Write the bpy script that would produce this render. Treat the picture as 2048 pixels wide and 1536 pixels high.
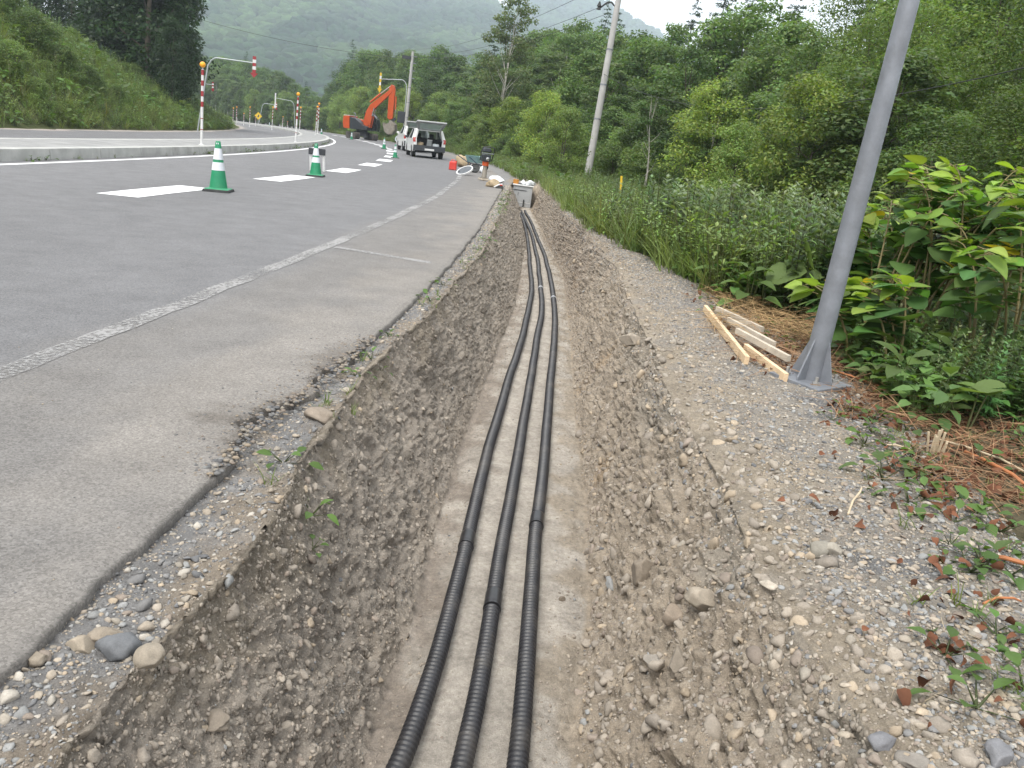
import bpy, math, random
import numpy as np
from mathutils import Matrix, Vector
R = math.radians
SC = bpy.context.scene
for o in list(bpy.data.objects):
    bpy.data.objects.remove(o)

# ------------------------------------------------------------------ camera
EYE = 1.2                                  # lens height over the road, metres
FPX = 1600.0                               # focal length in pixels of the 2048-wide frame
ROLL, HOR = 0.138, 268.0
PITCH = math.atan((768 - HOR) * math.cos(ROLL) / FPX)
FW = np.array([0, math.cos(PITCH), -math.sin(PITCH)])
UP = np.array([0, math.sin(PITCH), math.cos(PITCH)])
RX = np.array([1.0, 0, 0])
cam_d = bpy.data.cameras.new("camera")
cam = bpy.data.objects.new("camera", cam_d)
SC.collection.objects.link(cam)
SC.camera = cam
cam_d.sensor_fit = 'HORIZONTAL'
cam_d.sensor_width = 36.0
cam_d.lens = FPX / 2048 * 36.0
cam_d.clip_start = 0.05
cam_d.clip_end = 8000
_r = RX * math.cos(ROLL) + UP * math.sin(ROLL)
_u = -RX * math.sin(ROLL) + UP * math.cos(ROLL)
cam.matrix_world = Matrix(((_r[0], _u[0], -FW[0], 0), (_r[1], _u[1], -FW[1], 0), (_r[2], _u[2], -FW[2], EYE), (0, 0, 0, 1)))

# ------------------------------------------------------------------ light: bright overcast noon
SUN_EL, SUN_AZ = R(60), R(212)             # azimuth measured from +y towards +x
sd = Vector((math.sin(SUN_AZ) * math.cos(SUN_EL), math.cos(SUN_AZ) * math.cos(SUN_EL), math.sin(SUN_EL)))
world = bpy.data.worlds.new("World")
SC.world = world
world.use_nodes = True
wn, wl = world.node_tree.nodes, world.node_tree.links
bg = wn["Background"]
sky = wn.new("ShaderNodeTexSky")
sky.sky_type = 'NISHITA'
sky.sun_disc = False
sky.sun_elevation = SUN_EL
sky.sun_rotation = SUN_AZ
sky.air_density = 1.0
sky.dust_density = 1.5
sky.ozone_density = 1.0
hsv = wn.new("ShaderNodeHueSaturation")     # thin even cloud: the blue is greyed out
hsv.inputs["Saturation"].default_value = 0.40
wl.new(sky.outputs[0], hsv.inputs["Color"])
veil = wn.new("ShaderNodeMix"); veil.data_type = 'RGBA'   # a bright even layer of cloud
veil.inputs[0].default_value = 0.62
veil.inputs["B"].default_value = (8.2, 8.2, 8.15, 1)
wl.new(hsv.outputs[0], veil.inputs["A"])
wl.new(veil.outputs["Result"], bg.inputs["Color"])
bg.inputs["Strength"].default_value = 0.15
sun_d = bpy.data.lights.new("sun", 'SUN')
sun_d.energy = 2.4
sun_d.angle = R(24)
sun_d.color = (1.0, 0.96, 0.9)
sun = bpy.data.objects.new("sun", sun_d)
SC.collection.objects.link(sun)
sun.rotation_euler = sd.to_track_quat('Z', 'Y').to_euler()
SC.view_settings.view_transform = 'Standard'
SC.view_settings.look = 'None'
SC.view_settings.gamma = 1.0
SC.view_settings.use_curve_mapping = False
SC.view_settings.exposure = 0.76
SC.cycles.max_bounces = 6
SC.cycles.diffuse_bounces = 3
SC.cycles.glossy_bounces = 2
SC.cycles.transmission_bounces = 4
SC.cycles.transparent_max_bounces = 8
SC.cycles.volume_bounces = 2
SC.cycles.caustics_reflective = False
SC.cycles.caustics_refractive = False

# ------------------------------------------------------------------ helpers: numbers
def ray(x, y):
    u, v = x - 1024.0, 768.0 - y
    a = u * math.cos(ROLL) - v * math.sin(ROLL)
    b = u * math.sin(ROLL) + v * math.cos(ROLL)
    return FW + RX * a / FPX + UP * b / FPX

def project(P):
    P = np.asarray(P, float) - np.array([0, 0, EYE])
    t = P @ FW
    a, b = P @ RX / t * FPX, P @ UP / t * FPX
    return 1024 + a * math.cos(ROLL) + b * math.sin(ROLL), 768 - (-a * math.sin(ROLL) + b * math.cos(ROLL))

def _hash(ix, iy, iz, seed):
    h = (ix.astype(np.uint32) * np.uint32(374761393) + iy.astype(np.uint32) * np.uint32(668265263)
         + iz.astype(np.uint32) * np.uint32(2147483647) + np.uint32((seed * 974634777) & 0xffffffff))
    h = (h ^ (h >> np.uint32(13))) * np.uint32(1274126177)
    h = (h ^ (h >> np.uint32(16))) * np.uint32(2246822519)
    h ^= h >> np.uint32(13)
    return h.astype(np.float64) / 4294967295.0

def vnoise(x, y, z, seed=0):
    x, y, z = np.broadcast_arrays(np.asarray(x, float), np.asarray(y, float), np.asarray(z, float))
    xi, yi, zi = np.floor(x).astype(np.int64), np.floor(y).astype(np.int64), np.floor(z).astype(np.int64)
    fx, fy, fz = x - xi, y - yi, z - zi
    fx, fy, fz = fx * fx * (3 - 2 * fx), fy * fy * (3 - 2 * fy), fz * fz * (3 - 2 * fz)
    out = 0
    for a in (0, 1):
        for b in (0, 1):
            for c in (0, 1):
                w = (fx if a else 1 - fx) * (fy if b else 1 - fy) * (fz if c else 1 - fz)
                out = out + w * _hash(xi + a, yi + b, zi + c, seed)
    return out * 2 - 1

def fbm(x, y, z, oct=4, seed=0, gain=0.5, ridge=False):
    s, a = 0, 1.0
    for k in range(oct):
        n = vnoise(x, y, z, seed + k * 17)
        s = s + a * ((1 - 2 * np.abs(n)) if ridge else n)
        x, y, z, a = x * 2.03, y * 2.03, z * 2.03, a * gain
    return s

def smooth(a, b, t):
    t = np.clip((np.asarray(t, float) - a) / (b - a), 0, 1)
    return t * t * (3 - 2 * t)

# ------------------------------------------------------------------ helpers: plan of the place
def curve(y):                                # the road bends left (x shift of everything along it)
    y = np.asarray(y, float)
    t = np.clip(y - 10, 0, 160)
    return -t * t / 416.0 - np.maximum(y - 170, 0) * 0.77

def K(ys, vs):
    ys, vs = np.array(ys, float), np.array(vs, float)
    return lambda y: np.interp(y, ys, vs)

_edge = K([-30, 1.4, 2.4, 3.2, 3.6, 4.9, 6, 8, 11.6, 17.6, 24], [-1.02, -1.02, -0.98, -1.0, -.92, -.87, -.82, -.77, -.77, -.9, -1.02])
def edge(y):                                 # asphalt edge
    y = np.asarray(y, float)
    return np.where(y < 24, _edge(y), -0.55 + curve(y))
LIPL = K([-30, 1.4, 2.4, 3, 4.4, 6, 9.2, 15, 24, 30], [-.74, -.74, -.70, -.74, -.74, -.66, -.54, -.62, -.85, -.9])
BOTL = K([-30, 2.3, 3, 3.9, 5, 6.9, 9.9, 16, 24, 30], [-.31, -.30, -.27, -.28, -.27, -.2, -.09, -.11, -.42, -.7])
BOTR = K([-30, 2.3, 3.2, 4.4, 5.8, 8.2, 12.8, 19, 24.5, 30], [.36, .37, .48, .52, .52, .56, .58, .23, -.14, -.3])
LIPR = K([-30, 1.7, 2.3, 3.1, 4.5, 7, 9, 11, 13, 16, 20, 24, 30], [.98, .92, .86, .88, .9, .94, .95, .93, .82, .55, .40, .12, 0.0])
VEG = K([-30, 1.2, 1.9, 2.7, 4, 5, 6, 8.3, 9.6, 10.9, 13, 16, 20, 24, 26, 36], [1.62, 1.6, 1.62, 1.72, 1.95, 2.05, 1.95, 1.75, 1.58, 1.3, .93, .66, .48, .22, .14, -.2])
DEPTH = K([-30, 0, 10, 20, 26, 27], [.74, .74, .74, .72, .68, .68])
HILLQ = -17.8
_hs = K([-60, 30, 45, 60, 75, 90, 110, 140, 200, 400], [.95, .95, .80, .57, .40, .27, .17, .11, .12, .12])

def base_z(x, y):
    return 0.035 * np.clip(x, -75, 0) - 0.009 * np.minimum(y, 500)

def terrain(x, y):                           # everything but the trench
    x, y = np.asarray(x, float), np.asarray(y, float)
    z = base_z(x, y)
    d = np.maximum(HILLQ - 0.4 - (x - curve(y)), 0)
    hmax = np.interp(y, [0, 60, 110, 200, 400], [24, 13, 8, 9, 12])
    z = z + hmax * (1 - np.exp(-_hs(y) * d / hmax))
    v = np.maximum(x - curve(y) * (y > 30) - 3.0, 0)
    z = z - 0.5 * (1 - np.exp(-v * 0.12))
    return z

def hit(px, py, lift=0.0, far=600.0):        # where the ground lies along one line of sight
    d = ray(px, py)
    t = np.geomspace(1.2, far, 6000)
    P = d[None] * t[:, None]
    P[:, 2] += EYE
    h = P[:, 2] - terrain(P[:, 0], P[:, 1]) - lift
    k = int(np.argmax(h < 0)) if (h < 0).any() else len(t) - 1
    return Vector(P[k])

def along(px, y):                            # plan position under a picture column at depth y
    d = ray(px, HOR + (px - 1024) * math.tan(ROLL))
    return d[0] / d[1] * y, y

# ------------------------------------------------------------------ helpers: objects
def tag(o, label=None, cat=None, group=None, kind=None):
    if label: o["label"] = label
    if cat: o["category"] = cat
    if group: o["group"] = group
    if kind: o["kind"] = kind
    return o

def empty(name, loc=(0, 0, 0), label=None, cat=None, group=None, rot=None):
    o = bpy.data.objects.new(name, None)
    SC.collection.objects.link(o)
    o.empty_display_size = 0.1
    if rot is not None:
        o.matrix_world = Matrix.Translation(loc) @ rot.to_4x4()
    else:
        o.location = loc
    return tag(o, label, cat, group)

def link(name, me, parent=None, loc=None):
    o = bpy.data.objects.new(name, me)
    SC.collection.objects.link(o)
    if parent is not None: o.parent = parent
    if loc is not None: o.location = loc
    return o

def copy_tree(o, parent=None):
    c = o.copy()
    SC.collection.objects.link(c)
    c.parent = parent
    for ch in list(o.children):
        copy_tree(ch, c)
    return c

def npmesh(name, V, F, mat, col=None, smooth_=False, midx=None):
    V, F = np.asarray(V, np.float32), np.asarray(F, np.int32)
    me = bpy.data.meshes.new(name)
    n, k = F.shape
    me.vertices.add(len(V))
    me.vertices.foreach_set("co", V.ravel())
    me.loops.add(n * k)
    me.loops.foreach_set("vertex_index", F.ravel())
    me.polygons.add(n)
    me.polygons.foreach_set("loop_start", np.arange(n, dtype=np.int32) * k)
    me.polygons.foreach_set("loop_total", np.full(n, k, np.int32))
    if smooth_: me.polygons.foreach_set("use_smooth", np.ones(n, bool))
    for m in (mat if isinstance(mat, (list, tuple)) else [mat]):
        me.materials.append(m)
    if midx is not None: me.polygons.foreach_set("material_index", np.asarray(midx, np.int32))
    if col is not None:
        c = np.ones((len(V), 4), np.float32)
        c[:, :3] = col
        at = me.attributes.new("col", 'FLOAT_COLOR', 'POINT')
        at.data.foreach_set("color", c.ravel())
    me.update(calc_edges=True)
    return me

def put(proto, pos, yaw, scale, tint=None, tilt=None, rng=None):
    """many copies of one small mesh (V, F, C) as one array"""
    V, F, C = proto
    k = len(pos)
    c, s = np.cos(yaw)[:, None], np.sin(yaw)[:, None]
    X, Y, Z = V[None, :, 0], V[None, :, 1], V[None, :, 2]
    if tilt is not None:
        ct, st = np.cos(tilt)[:, None], np.sin(tilt)[:, None]
        X, Z = X * ct + Z * st, -X * st + Z * ct
    W = np.stack([X * c - Y * s, X * s + Y * c, Z + 0 * c], -1) * np.asarray(scale)[:, None, None] + np.asarray(pos)[:, None, :]
    FF = F[None] + (np.arange(k) * len(V))[:, None, None]
    CC = np.repeat(C[None], k, 0)
    if tint is not None: CC = CC * np.asarray(tint)[:, None, :]
    return W.reshape(-1, 3), FF.reshape(-1, F.shape[1]), CC.reshape(-1, 3)

def merge(parts):
    Vs, Fs, Cs, n = [], [], [], 0
    for V, F, C in parts:
        Vs.append(V); Fs.append(np.asarray(F) + n); Cs.append(C)
        n += len(V)
    return np.concatenate(Vs), np.concatenate(Fs), np.concatenate(Cs)

class MB:
    """collects shapes into one mesh"""
    def __init__(self): self.v, self.f, self.mi, self.m = [], [], [], []
    def _m(self, mat):
        if mat not in self.m: self.m.append(mat)
        return self.m.index(mat)
    def add(self, verts, faces, mat):
        n, k = len(self.v), self._m(mat)
        self.v += [tuple(p) for p in verts]
        self.f += [tuple(i + n for i in f) for f in faces]
        self.mi += [k] * len(faces)
        return self
    def box(self, c, s, mat, top=(1, 1), rot=None, sh=(0, 0)):
        x, y, z = s[0] / 2, s[1] / 2, s[2] / 2
        a, b = top
        P = [(-x, -y, -z), (x, -y, -z), (x, y, -z), (-x, y, -z), (-x * a + sh[0], -y * b + sh[1], z), (x * a + sh[0], -y * b + sh[1], z), (x * a + sh[0], y * b + sh[1], z), (-x * a + sh[0], y * b + sh[1], z)]
        if rot is not None: P = [rot @ Vector(p) for p in P]
        return self.add([(p[0] + c[0], p[1] + c[1], p[2] + c[2]) for p in P], [(0, 3, 2, 1), (4, 5, 6, 7), (0, 1, 5, 4), (1, 2, 6, 5), (2, 3, 7, 6), (3, 0, 4, 7)], mat)
    def tube(self, pts, rad, mat, n=10, cap=True):
        pts = [Vector(p) for p in pts]
        if not hasattr(rad, '__len__'): rad = [rad] * len(pts)
        V, F = [], []
        prev = None
        for i, p in enumerate(pts):
            d = (pts[min(i + 1, len(pts) - 1)] - pts[max(i - 1, 0)])
            d = d.normalized() if d.length > 1e-9 else (Vector((0, 0, 1)))
            a = prev - d * prev.dot(d) if prev is not None else None
            if a is None or a.length < 1e-4:
                a = d.cross(Vector((0.31, 0.11, 0.94)) if abs(d.z) < .9 else Vector((1, 0, 0.05)))
            a.normalize(); prev = a
            b = d.cross(a)
            for j in range(n):
                t = 2 * math.pi * j / n
                V.append(p + (a * math.cos(t) + b * math.sin(t)) * rad[i])
        for i in range(len(pts) - 1):
            for j in range(n):
                k = (j + 1) % n
                F.append((i * n + j, i * n + k, (i + 1) * n + k, (i + 1) * n + j))
        if cap:
            F.append(tuple(range(n))[::-1])
            F.append(tuple((len(pts) - 1) * n + j for j in range(n)))
        return self.add(V, F, mat)
    def lathe(self, prof, mat, n=20, c=(0, 0, 0), rot=None, sq=None):
        V, F = [], []
        for r, z in prof:
            for j in range(n):
                t = 2 * math.pi * (j + .5) / n
                p = Vector((r * math.cos(t), r * math.sin(t), z))
                if rot is not None: p = rot @ p
                V.append((p[0] + c[0], p[1] + c[1], p[2] + c[2]))
        for i in range(len(prof) - 1):
            for j in range(n):
                k = (j + 1) % n
                F.append((i * n + j, i * n + k, (i + 1) * n + k, (i + 1) * n + j))
        if prof[0][0] > 1e-6: F.append(tuple(range(n))[::-1])
        if prof[-1][0] > 1e-6: F.append(tuple((len(prof) - 1) * n + j for j in range(n)))
        return self.add(V, F, mat)
    def prism(self, poly, y0, y1, mat, axis='y', taper=1.0, mid=None):
        """polygon in the xz plane, run from y0 to y1"""
        n = len(poly)
        cx, cz = sum(p[0] for p in poly) / n, sum(p[1] for p in poly) / n
        A = [(x, y0, z) for x, z in poly]
        B = [(cx + (x - cx) * taper, y1, cz + (z - cz) * taper) for x, z in poly]
        if axis == 'x': A, B = [(p[1], p[0], p[2]) for p in A], [(p[1], p[0], p[2]) for p in B]
        F = [tuple(range(n)), tuple(range(2 * n - 1, n - 1, -1))] + [(i, n + i, n + (i + 1) % n, (i + 1) % n) for i in range(n)]
        return self.add(A + B, F, mat)
    def ball(self, c, r, mat, n=12, m=7, s=(1, 1, 1)):
        return self.lathe([(max(r * math.sin(math.pi * i / m), 1e-5) * 1, -r * math.cos(math.pi * i / m) * s[2]) for i in range(m + 1)], mat, n, c)
    def build(self, name, parent=None, smooth_=False, bevel=0, loc=None):
        me = bpy.data.meshes.new(name)
        me.from_pydata(self.v, [], self.f)
        for m in self.m: me.materials.append(m)
        me.polygons.foreach_set("material_index", self.mi)
        me.update()
        o = link(name, me, parent, loc)
        if smooth_:
            me.polygons.foreach_set("use_smooth", [True] * len(me.polygons))
            try:
                me.set_sharp_from_angle(angle=R(42))
            except Exception: pass
        if bevel:
            b = o.modifiers.new("bevel", 'BEVEL')
            b.width, b.segments, b.limit_method, b.angle_limit = bevel, 2, 'ANGLE', R(35)
        return o

def on_ground(p):                            # frame of something standing on the road's cross slope
    n = Vector((-0.035 if p[0] < 0 else 0, 0.009, 1)).normalized()
    q = Vector((0, 0, 1)).rotation_difference(n)
    return q.to_matrix()

# ------------------------------------------------------------------ helpers: materials
def nodes(name):
    m = bpy.data.materials.new(name)
    m.use_nodes = True
    t = m.node_tree
    return m, t.nodes, t.links, t.nodes["Principled BSDF"]

def mat(name, rgb, rough=0.6, metal=0.0, var=0.12, scale=14.0, bump=0.0, bscale=120.0, dirt=None, dirt_amt=0.0, coat=0.0, spec=0.5):
    m, N, L, B = nodes(name)
    co = N.new("ShaderNodeTexCoord")
    nz = N.new("ShaderNodeTexNoise")
    nz.inputs["Scale"].default_value, nz.inputs["Detail"].default_value = scale, 6
    L.new(co.outputs["Object"], nz.inputs["Vector"])
    rp = N.new("ShaderNodeMapRange")
    rp.inputs[1].default_value, rp.inputs[2].default_value = .3, .7
    rp.inputs[3].default_value, rp.inputs[4].default_value = 1 - var, 1 + var
    L.new(nz.outputs["Fac"], rp.inputs[0])
    mx = N.new("ShaderNodeMix"); mx.data_type = 'RGBA'; mx.blend_type = 'MULTIPLY'
    mx.inputs[0].default_value = 1
    mx.inputs["A"].default_value = (*rgb, 1)
    L.new(rp.outputs[0], mx.inputs["B"])
    out = mx.outputs["Result"]
    if dirt:
        n2 = N.new("ShaderNodeTexNoise")
        n2.inputs["Scale"].default_value, n2.inputs["Detail"].default_value, n2.inputs["Roughness"].default_value = scale * .45, 8, .7
        L.new(co.outputs["Object"], n2.inputs["Vector"])
        r2 = N.new("ShaderNodeMapRange")
        r2.inputs[1].default_value, r2.inputs[2].default_value, r2.inputs[4].default_value = .5, .72, dirt_amt
        L.new(n2.outputs["Fac"], r2.inputs[0])
        m2 = N.new("ShaderNodeMix"); m2.data_type = 'RGBA'
        L.new(r2.outputs[0], m2.inputs[0]); L.new(out, m2.inputs["A"])
        m2.inputs["B"].default_value = (*dirt, 1)
        out = m2.outputs["Result"]
    L.new(out, B.inputs["Base Color"])
    B.inputs["Roughness"].default_value, B.inputs["Metallic"].default_value = rough, metal
    B.inputs["Specular IOR Level"].default_value = spec
    B.inputs["Coat Weight"].default_value = coat
    if bump:
        nb = N.new("ShaderNodeTexNoise")
        nb.inputs["Scale"].default_value, nb.inputs["Detail"].default_value = bscale, 5
        L.new(co.outputs["Object"], nb.inputs["Vector"])
        bp = N.new("ShaderNodeBump")
        bp.inputs["Strength"].default_value, bp.inputs["Distance"].default_value = bump, .01
        L.new(nb.outputs["Fac"], bp.inputs["Height"])
        L.new(bp.outputs[0], B.inputs["Normal"])
    return m

def attr_mat(name, rough=0.85, var=0.2, scales=(9, 70), bump=0.6, bscale=180, bdist=.006, spec=.25, objvar=0.0):
    """colour from the mesh's own patches, broken up by noise"""
    m, N, L, B = nodes(name)
    at = N.new("ShaderNodeAttribute"); at.attribute_name = "col"
    co = N.new("ShaderNodeTexCoord")
    out = at.outputs["Color"]
    for s in scales:
        nz = N.new("ShaderNodeTexNoise")
        nz.inputs["Scale"].default_value, nz.inputs["Detail"].default_value, nz.inputs["Roughness"].default_value = s, 7, .65
        L.new(co.outputs["Object"], nz.inputs["Vector"])
        rp = N.new("ShaderNodeMapRange")
        rp.inputs[1].default_value, rp.inputs[2].default_value = .3, .7
        rp.inputs[3].default_value, rp.inputs[4].default_value = 1 - var, 1 + var
        L.new(nz.outputs["Fac"], rp.inputs[0])
        mx = N.new("ShaderNodeMix"); mx.data_type = 'RGBA'; mx.blend_type = 'MULTIPLY'; mx.inputs[0].default_value = 1
        L.new(out, mx.inputs["A"]); L.new(rp.outputs[0], mx.inputs["B"])
        out = mx.outputs["Result"]
    L.new(out, B.inputs["Base Color"])
    B.inputs["Roughness"].default_value = rough
    B.inputs["Specular IOR Level"].default_value = spec
    if bump:
        nb = N.new("ShaderNodeTexNoise")
        nb.inputs["Scale"].default_value, nb.inputs["Detail"].default_value, nb.inputs["Roughness"].default_value = bscale, 8, .7
        L.new(co.outputs["Object"], nb.inputs["Vector"])
        bp = N.new("ShaderNodeBump")
        bp.inputs["Strength"].default_value, bp.inputs["Distance"].default_value = bump, bdist
        L.new(nb.outputs["Fac"], bp.inputs["Height"]); L.new(bp.outputs[0], B.inputs["Normal"])
    return m

def leaf_mat(name, trans=0.35, rough=0.5, objvar=0.25, spec=0.35, mean=1.0):
    m, N, L, B = nodes(name)
    at = N.new("ShaderNodeAttribute"); at.attribute_name = "col"
    oi = N.new("ShaderNodeObjectInfo")
    rp = N.new("ShaderNodeMapRange")
    rp.inputs[3].default_value, rp.inputs[4].default_value = mean - objvar, mean + objvar
    L.new(oi.outputs["Random"], rp.inputs[0])
    mx = N.new("ShaderNodeMix"); mx.data_type = 'RGBA'; mx.blend_type = 'MULTIPLY'; mx.inputs[0].default_value = 1
    L.new(at.outputs["Color"], mx.inputs["A"]); L.new(rp.outputs[0], mx.inputs["B"])
    L.new(mx.outputs["Result"], B.inputs["Base Color"])
    B.inputs["Roughness"].default_value = rough
    B.inputs["Specular IOR Level"].default_value = spec
    tr = N.new("ShaderNodeBsdfTranslucent")
    m2 = N.new("ShaderNodeMix"); m2.data_type = 'RGBA'; m2.blend_type = 'MULTIPLY'; m2.inputs[0].default_value = 1
    L.new(mx.outputs["Result"], m2.inputs["A"]); m2.inputs["B"].default_value = (1.5, 1.55, .7, 1)
    L.new(m2.outputs["Result"], tr.inputs["Color"])
    ms = N.new("ShaderNodeMixShader"); ms.inputs[0].default_value = trans
    L.new(B.outputs[0], ms.inputs[1]); L.new(tr.outputs[0], ms.inputs[2])
    L.new(ms.outputs[0], N["Material Output"].inputs["Surface"])
    return m

def glass_mat(name, tint=(.55, .6, .6), alpha=.45):
    m, N, L, B = nodes(name)
    B.inputs["Base Color"].default_value = (*tint, 1)
    B.inputs["Roughness"].default_value = .04
    tr = N.new("ShaderNodeBsdfTransparent")
    tr.inputs["Color"].default_value = (.75, .82, .8, 1)
    ms = N.new("ShaderNodeMixShader"); ms.inputs[0].default_value = alpha
    L.new(tr.outputs[0], ms.inputs[1]); L.new(B.outputs[0], ms.inputs[2])
    L.new(ms.outputs[0], N["Material Output"].inputs["Surface"])
    return m


# ================================================================== SETTING
rng = np.random.default_rng(7)
random.seed(7)
rows = np.concatenate([np.linspace(-12, 0.55, 16), np.geomspace(0.6, 28, 780), np.geomspace(28.6, 2600, 140)])
NR = len(rows)
segs = []                                    # (name, ncols, x at start, x at end, power)
cu, ed = curve(rows), edge(rows)
lipl, botl, botr, lipr, veg = LIPL(rows), BOTL(rows), BOTR(rows), LIPR(rows), VEG(rows)
j = np.arange(NR)
wob = fbm(rows * 1.1, 0, 0, 4, 5) * .03
wob2 = fbm(rows * 1.3, 3, 0, 4, 6) * .045
lipl, lipr = lipl + wob * (rows < 28), lipr + wob2 * (rows < 28)
foot = cu + HILLQ
specs = [("hill", 70, foot - 900, foot, 'far'), ("base", 10, foot, ed - .3, 'lin'), ("shoulder", 44, ed - .3, lipl, 'lin'),
         ("wall_l", 130, lipl, botl, 'lin'), ("floor", 62, botl, botr, 'lin'), ("wall_r", 140, botr, lipr, 'lin'),
         ("bank", 84, lipr, veg + .3, 'lin'), ("verge", 40, veg + .3, veg + 14, 'near'), ("wild", 34, veg + 14, veg + 1400, 'near3')]
XS, SEG, UU = [], [], []
for si, (nm, n, a, b, mode) in enumerate(specs):
    u = np.linspace(0, 1, n, endpoint=(si == len(specs) - 1))
    w = {'lin': u, 'far': 1 - (1 - u) ** 3.2, 'near': u ** 1.5, 'near3': u ** 3}[mode]
    for k in range(n):
        XS.append(a + (b - a) * w[k]); SEG.append(si); UU.append(u[k])
XS, SEG, UU = np.array(XS).T, np.array(SEG), np.array(UU)     # rows x cols
NC = XS.shape[1]
YS = np.repeat(rows[:, None], NC, 1)
ZS = terrain(XS, YS)
D = DEPTH(rows)[:, None] * smooth(27.0, 26.4, rows)[:, None] * smooth(-9, -7, rows)[:, None]
ul, ur = UU[SEG == 3], UU[SEG == 5]
shl = .25 * ul + .75 * (ul ** 1.25 * (1 - ul) + ul * (1 - (1 - ul) ** 1.5) * 1.0 * ul ** .2 + 0)
shl = np.clip(1.05 * ul - .05 * ul ** 5, 0, 1)
shr = 1 - np.clip(ur * .70 + smooth(0, 1, ur) * .30, 0, 1)
prof = np.zeros(NC)
prof[SEG == 3], prof[SEG == 4], prof[SEG == 5] = shl, 1, shr
ZS = ZS - D * prof[None]
ZS[:, SEG == 1] -= .07
ZS[:, SEG == 2] -= .028 + .02 * (1 - UU[SEG == 2])[None]
ZS[:, SEG == 2][:, :2] -= .04
ub = UU[SEG == 6]
ZS[:, SEG == 6] += (.055 * np.sin(np.pi * ub) ** 1.0)[None] * smooth(28, 20, rows)[:, None]
P = np.stack([XS, YS, ZS], -1)
def gnorm(P):
    du = np.gradient(P, axis=1); dv = np.gradient(P, axis=0)
    n = np.cross(du, dv)
    return n / np.maximum(np.linalg.norm(n, axis=-1, keepdims=True), 1e-9)
nrm = gnorm(P)
amp = np.zeros(NC)
amp[SEG == 2] = .25 + .5 * UU[SEG == 2] ** 2
amp[SEG == 3] = .75 + .45 * np.sin(np.pi * ul)
amp[SEG == 4] = .22 + .8 * np.maximum(smooth(.16, 0, UU[SEG == 4]), smooth(.84, 1, UU[SEG == 4]))
amp[SEG == 5] = .95 + .65 * np.sin(np.pi * ur)
amp[SEG == 6] = .75 - .45 * smooth(0, .5, ub)
amp[SEG == 7] = .5
near = (rows > -9) & (rows < 29)
sel = np.where((SEG >= 2) & (SEG <= 7))[0]
Q = P[np.ix_(near, sel)]
x, y, z = Q[..., 0], Q[..., 1], Q[..., 2]
dsp = .020 * fbm(x * 4.0, y * 3.6, z * 4.0, 3, 11) + .009 * fbm(x * 17, y * 18, z * 17, 3, 12, .6) + .0105 * fbm(x * 36, y * 40, z * 36, 2, 13, .65)
dsp = dsp - .016 * smooth(.80, .97, 1 - np.abs(fbm(x * 7, y * 8, z * 7, 2, 17))) * smooth(.0, .4, vnoise(x * 2.5, y * 2.5, z * 2.5, 19)) * np.isin(SEG[sel], (3, 5))[None]
clod = vnoise(x * 14, y * 15, z * 14, 31)
dsp = dsp + .018 * smooth(.30, .75, clod) - .016
dsp = dsp + .0075 * vnoise(x * 85, y * 85, z * 85, 41)
P[np.ix_(near, sel)] += nrm[np.ix_(near, sel)] * (dsp * amp[sel][None])[..., None]
hsel = np.where((SEG == 0) | (SEG >= 7))[0]
Hq = P[:, hsel]
P[:, hsel, 2] += .16 * fbm(Hq[..., 0] * .5, Hq[..., 1] * .5, 0, 3, 21) * smooth(0, 3, np.abs(Hq[..., 0] - np.where(SEG[hsel] == 0, foot[:, None], (veg + .3)[:, None])))
nrm = gnorm(P)
col = np.zeros((NR, NC, 3))
base_c = {0: (.075, .085, .035), 1: (.16, .15, .14), 2: (.20, .195, .19), 3: (.275, .242, .204), 4: (.36, .325, .28), 5: (.292, .246, .192), 6: (.235, .212, .182), 7: (.10, .085, .052), 8: (.06, .07, .03)}
for k, c in base_c.items(): col[:, SEG == k] = c
def blend(seg, u0, u1, c, jit=.25):
    m = SEG == seg
    n = fbm(P[:, m, 0] * 5, P[:, m, 1] * 5, 0, 3, 51 + seg) * jit
    w = smooth(u0, u1, UU[m][None] + n)[..., None]
    col[:, m] = col[:, m] * (1 - w) + np.array(c) * w
blend(2, .62, 1.0, (.235, .20, .16), .3)
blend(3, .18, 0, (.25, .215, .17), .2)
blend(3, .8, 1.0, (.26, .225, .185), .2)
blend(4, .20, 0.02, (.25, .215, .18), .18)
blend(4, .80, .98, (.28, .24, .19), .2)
blend(5, .68, 1.0, (.245, .215, .175), .3)
blend(6, .50, .1, (.265, .226, .175), .35)
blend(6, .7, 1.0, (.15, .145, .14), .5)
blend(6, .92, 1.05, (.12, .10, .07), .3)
damp = smooth(.1, .9, fbm(P[..., 0] * 1.6, P[..., 1] * .9, P[..., 2] * 1.6, 3, 61))[..., None] * (np.isin(SEG, (3, 5))[None, :, None])
col *= 1 - .18 * damp
rust = smooth(.55, 1.0, fbm(P[..., 0] * 3.1, P[..., 1] * 2.2, P[..., 2] * 3.1, 3, 63))[..., None] * (np.isin(SEG, (5,))[None, :, None])
col = col * (1 - .5 * rust) + np.array((.30, .215, .13)) * .5 * rust
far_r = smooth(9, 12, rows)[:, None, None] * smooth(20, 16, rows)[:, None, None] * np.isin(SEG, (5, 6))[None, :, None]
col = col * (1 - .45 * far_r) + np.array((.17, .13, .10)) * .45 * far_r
ii, jj = np.meshgrid(np.arange(NR - 1), np.arange(NC - 1), indexing='ij')
F = np.stack([ii * NC + jj, ii * NC + jj + 1, (ii + 1) * NC + jj + 1, (ii + 1) * NC + jj], -1).reshape(-1, 4)
M_soil = attr_mat("soil", .95, .24, (7, 45, 210), .9, 170, .012, spec=.15)
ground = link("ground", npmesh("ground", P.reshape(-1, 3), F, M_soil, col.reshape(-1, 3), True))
tag(ground, kind="structure")
GP, GN = P, nrm

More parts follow.
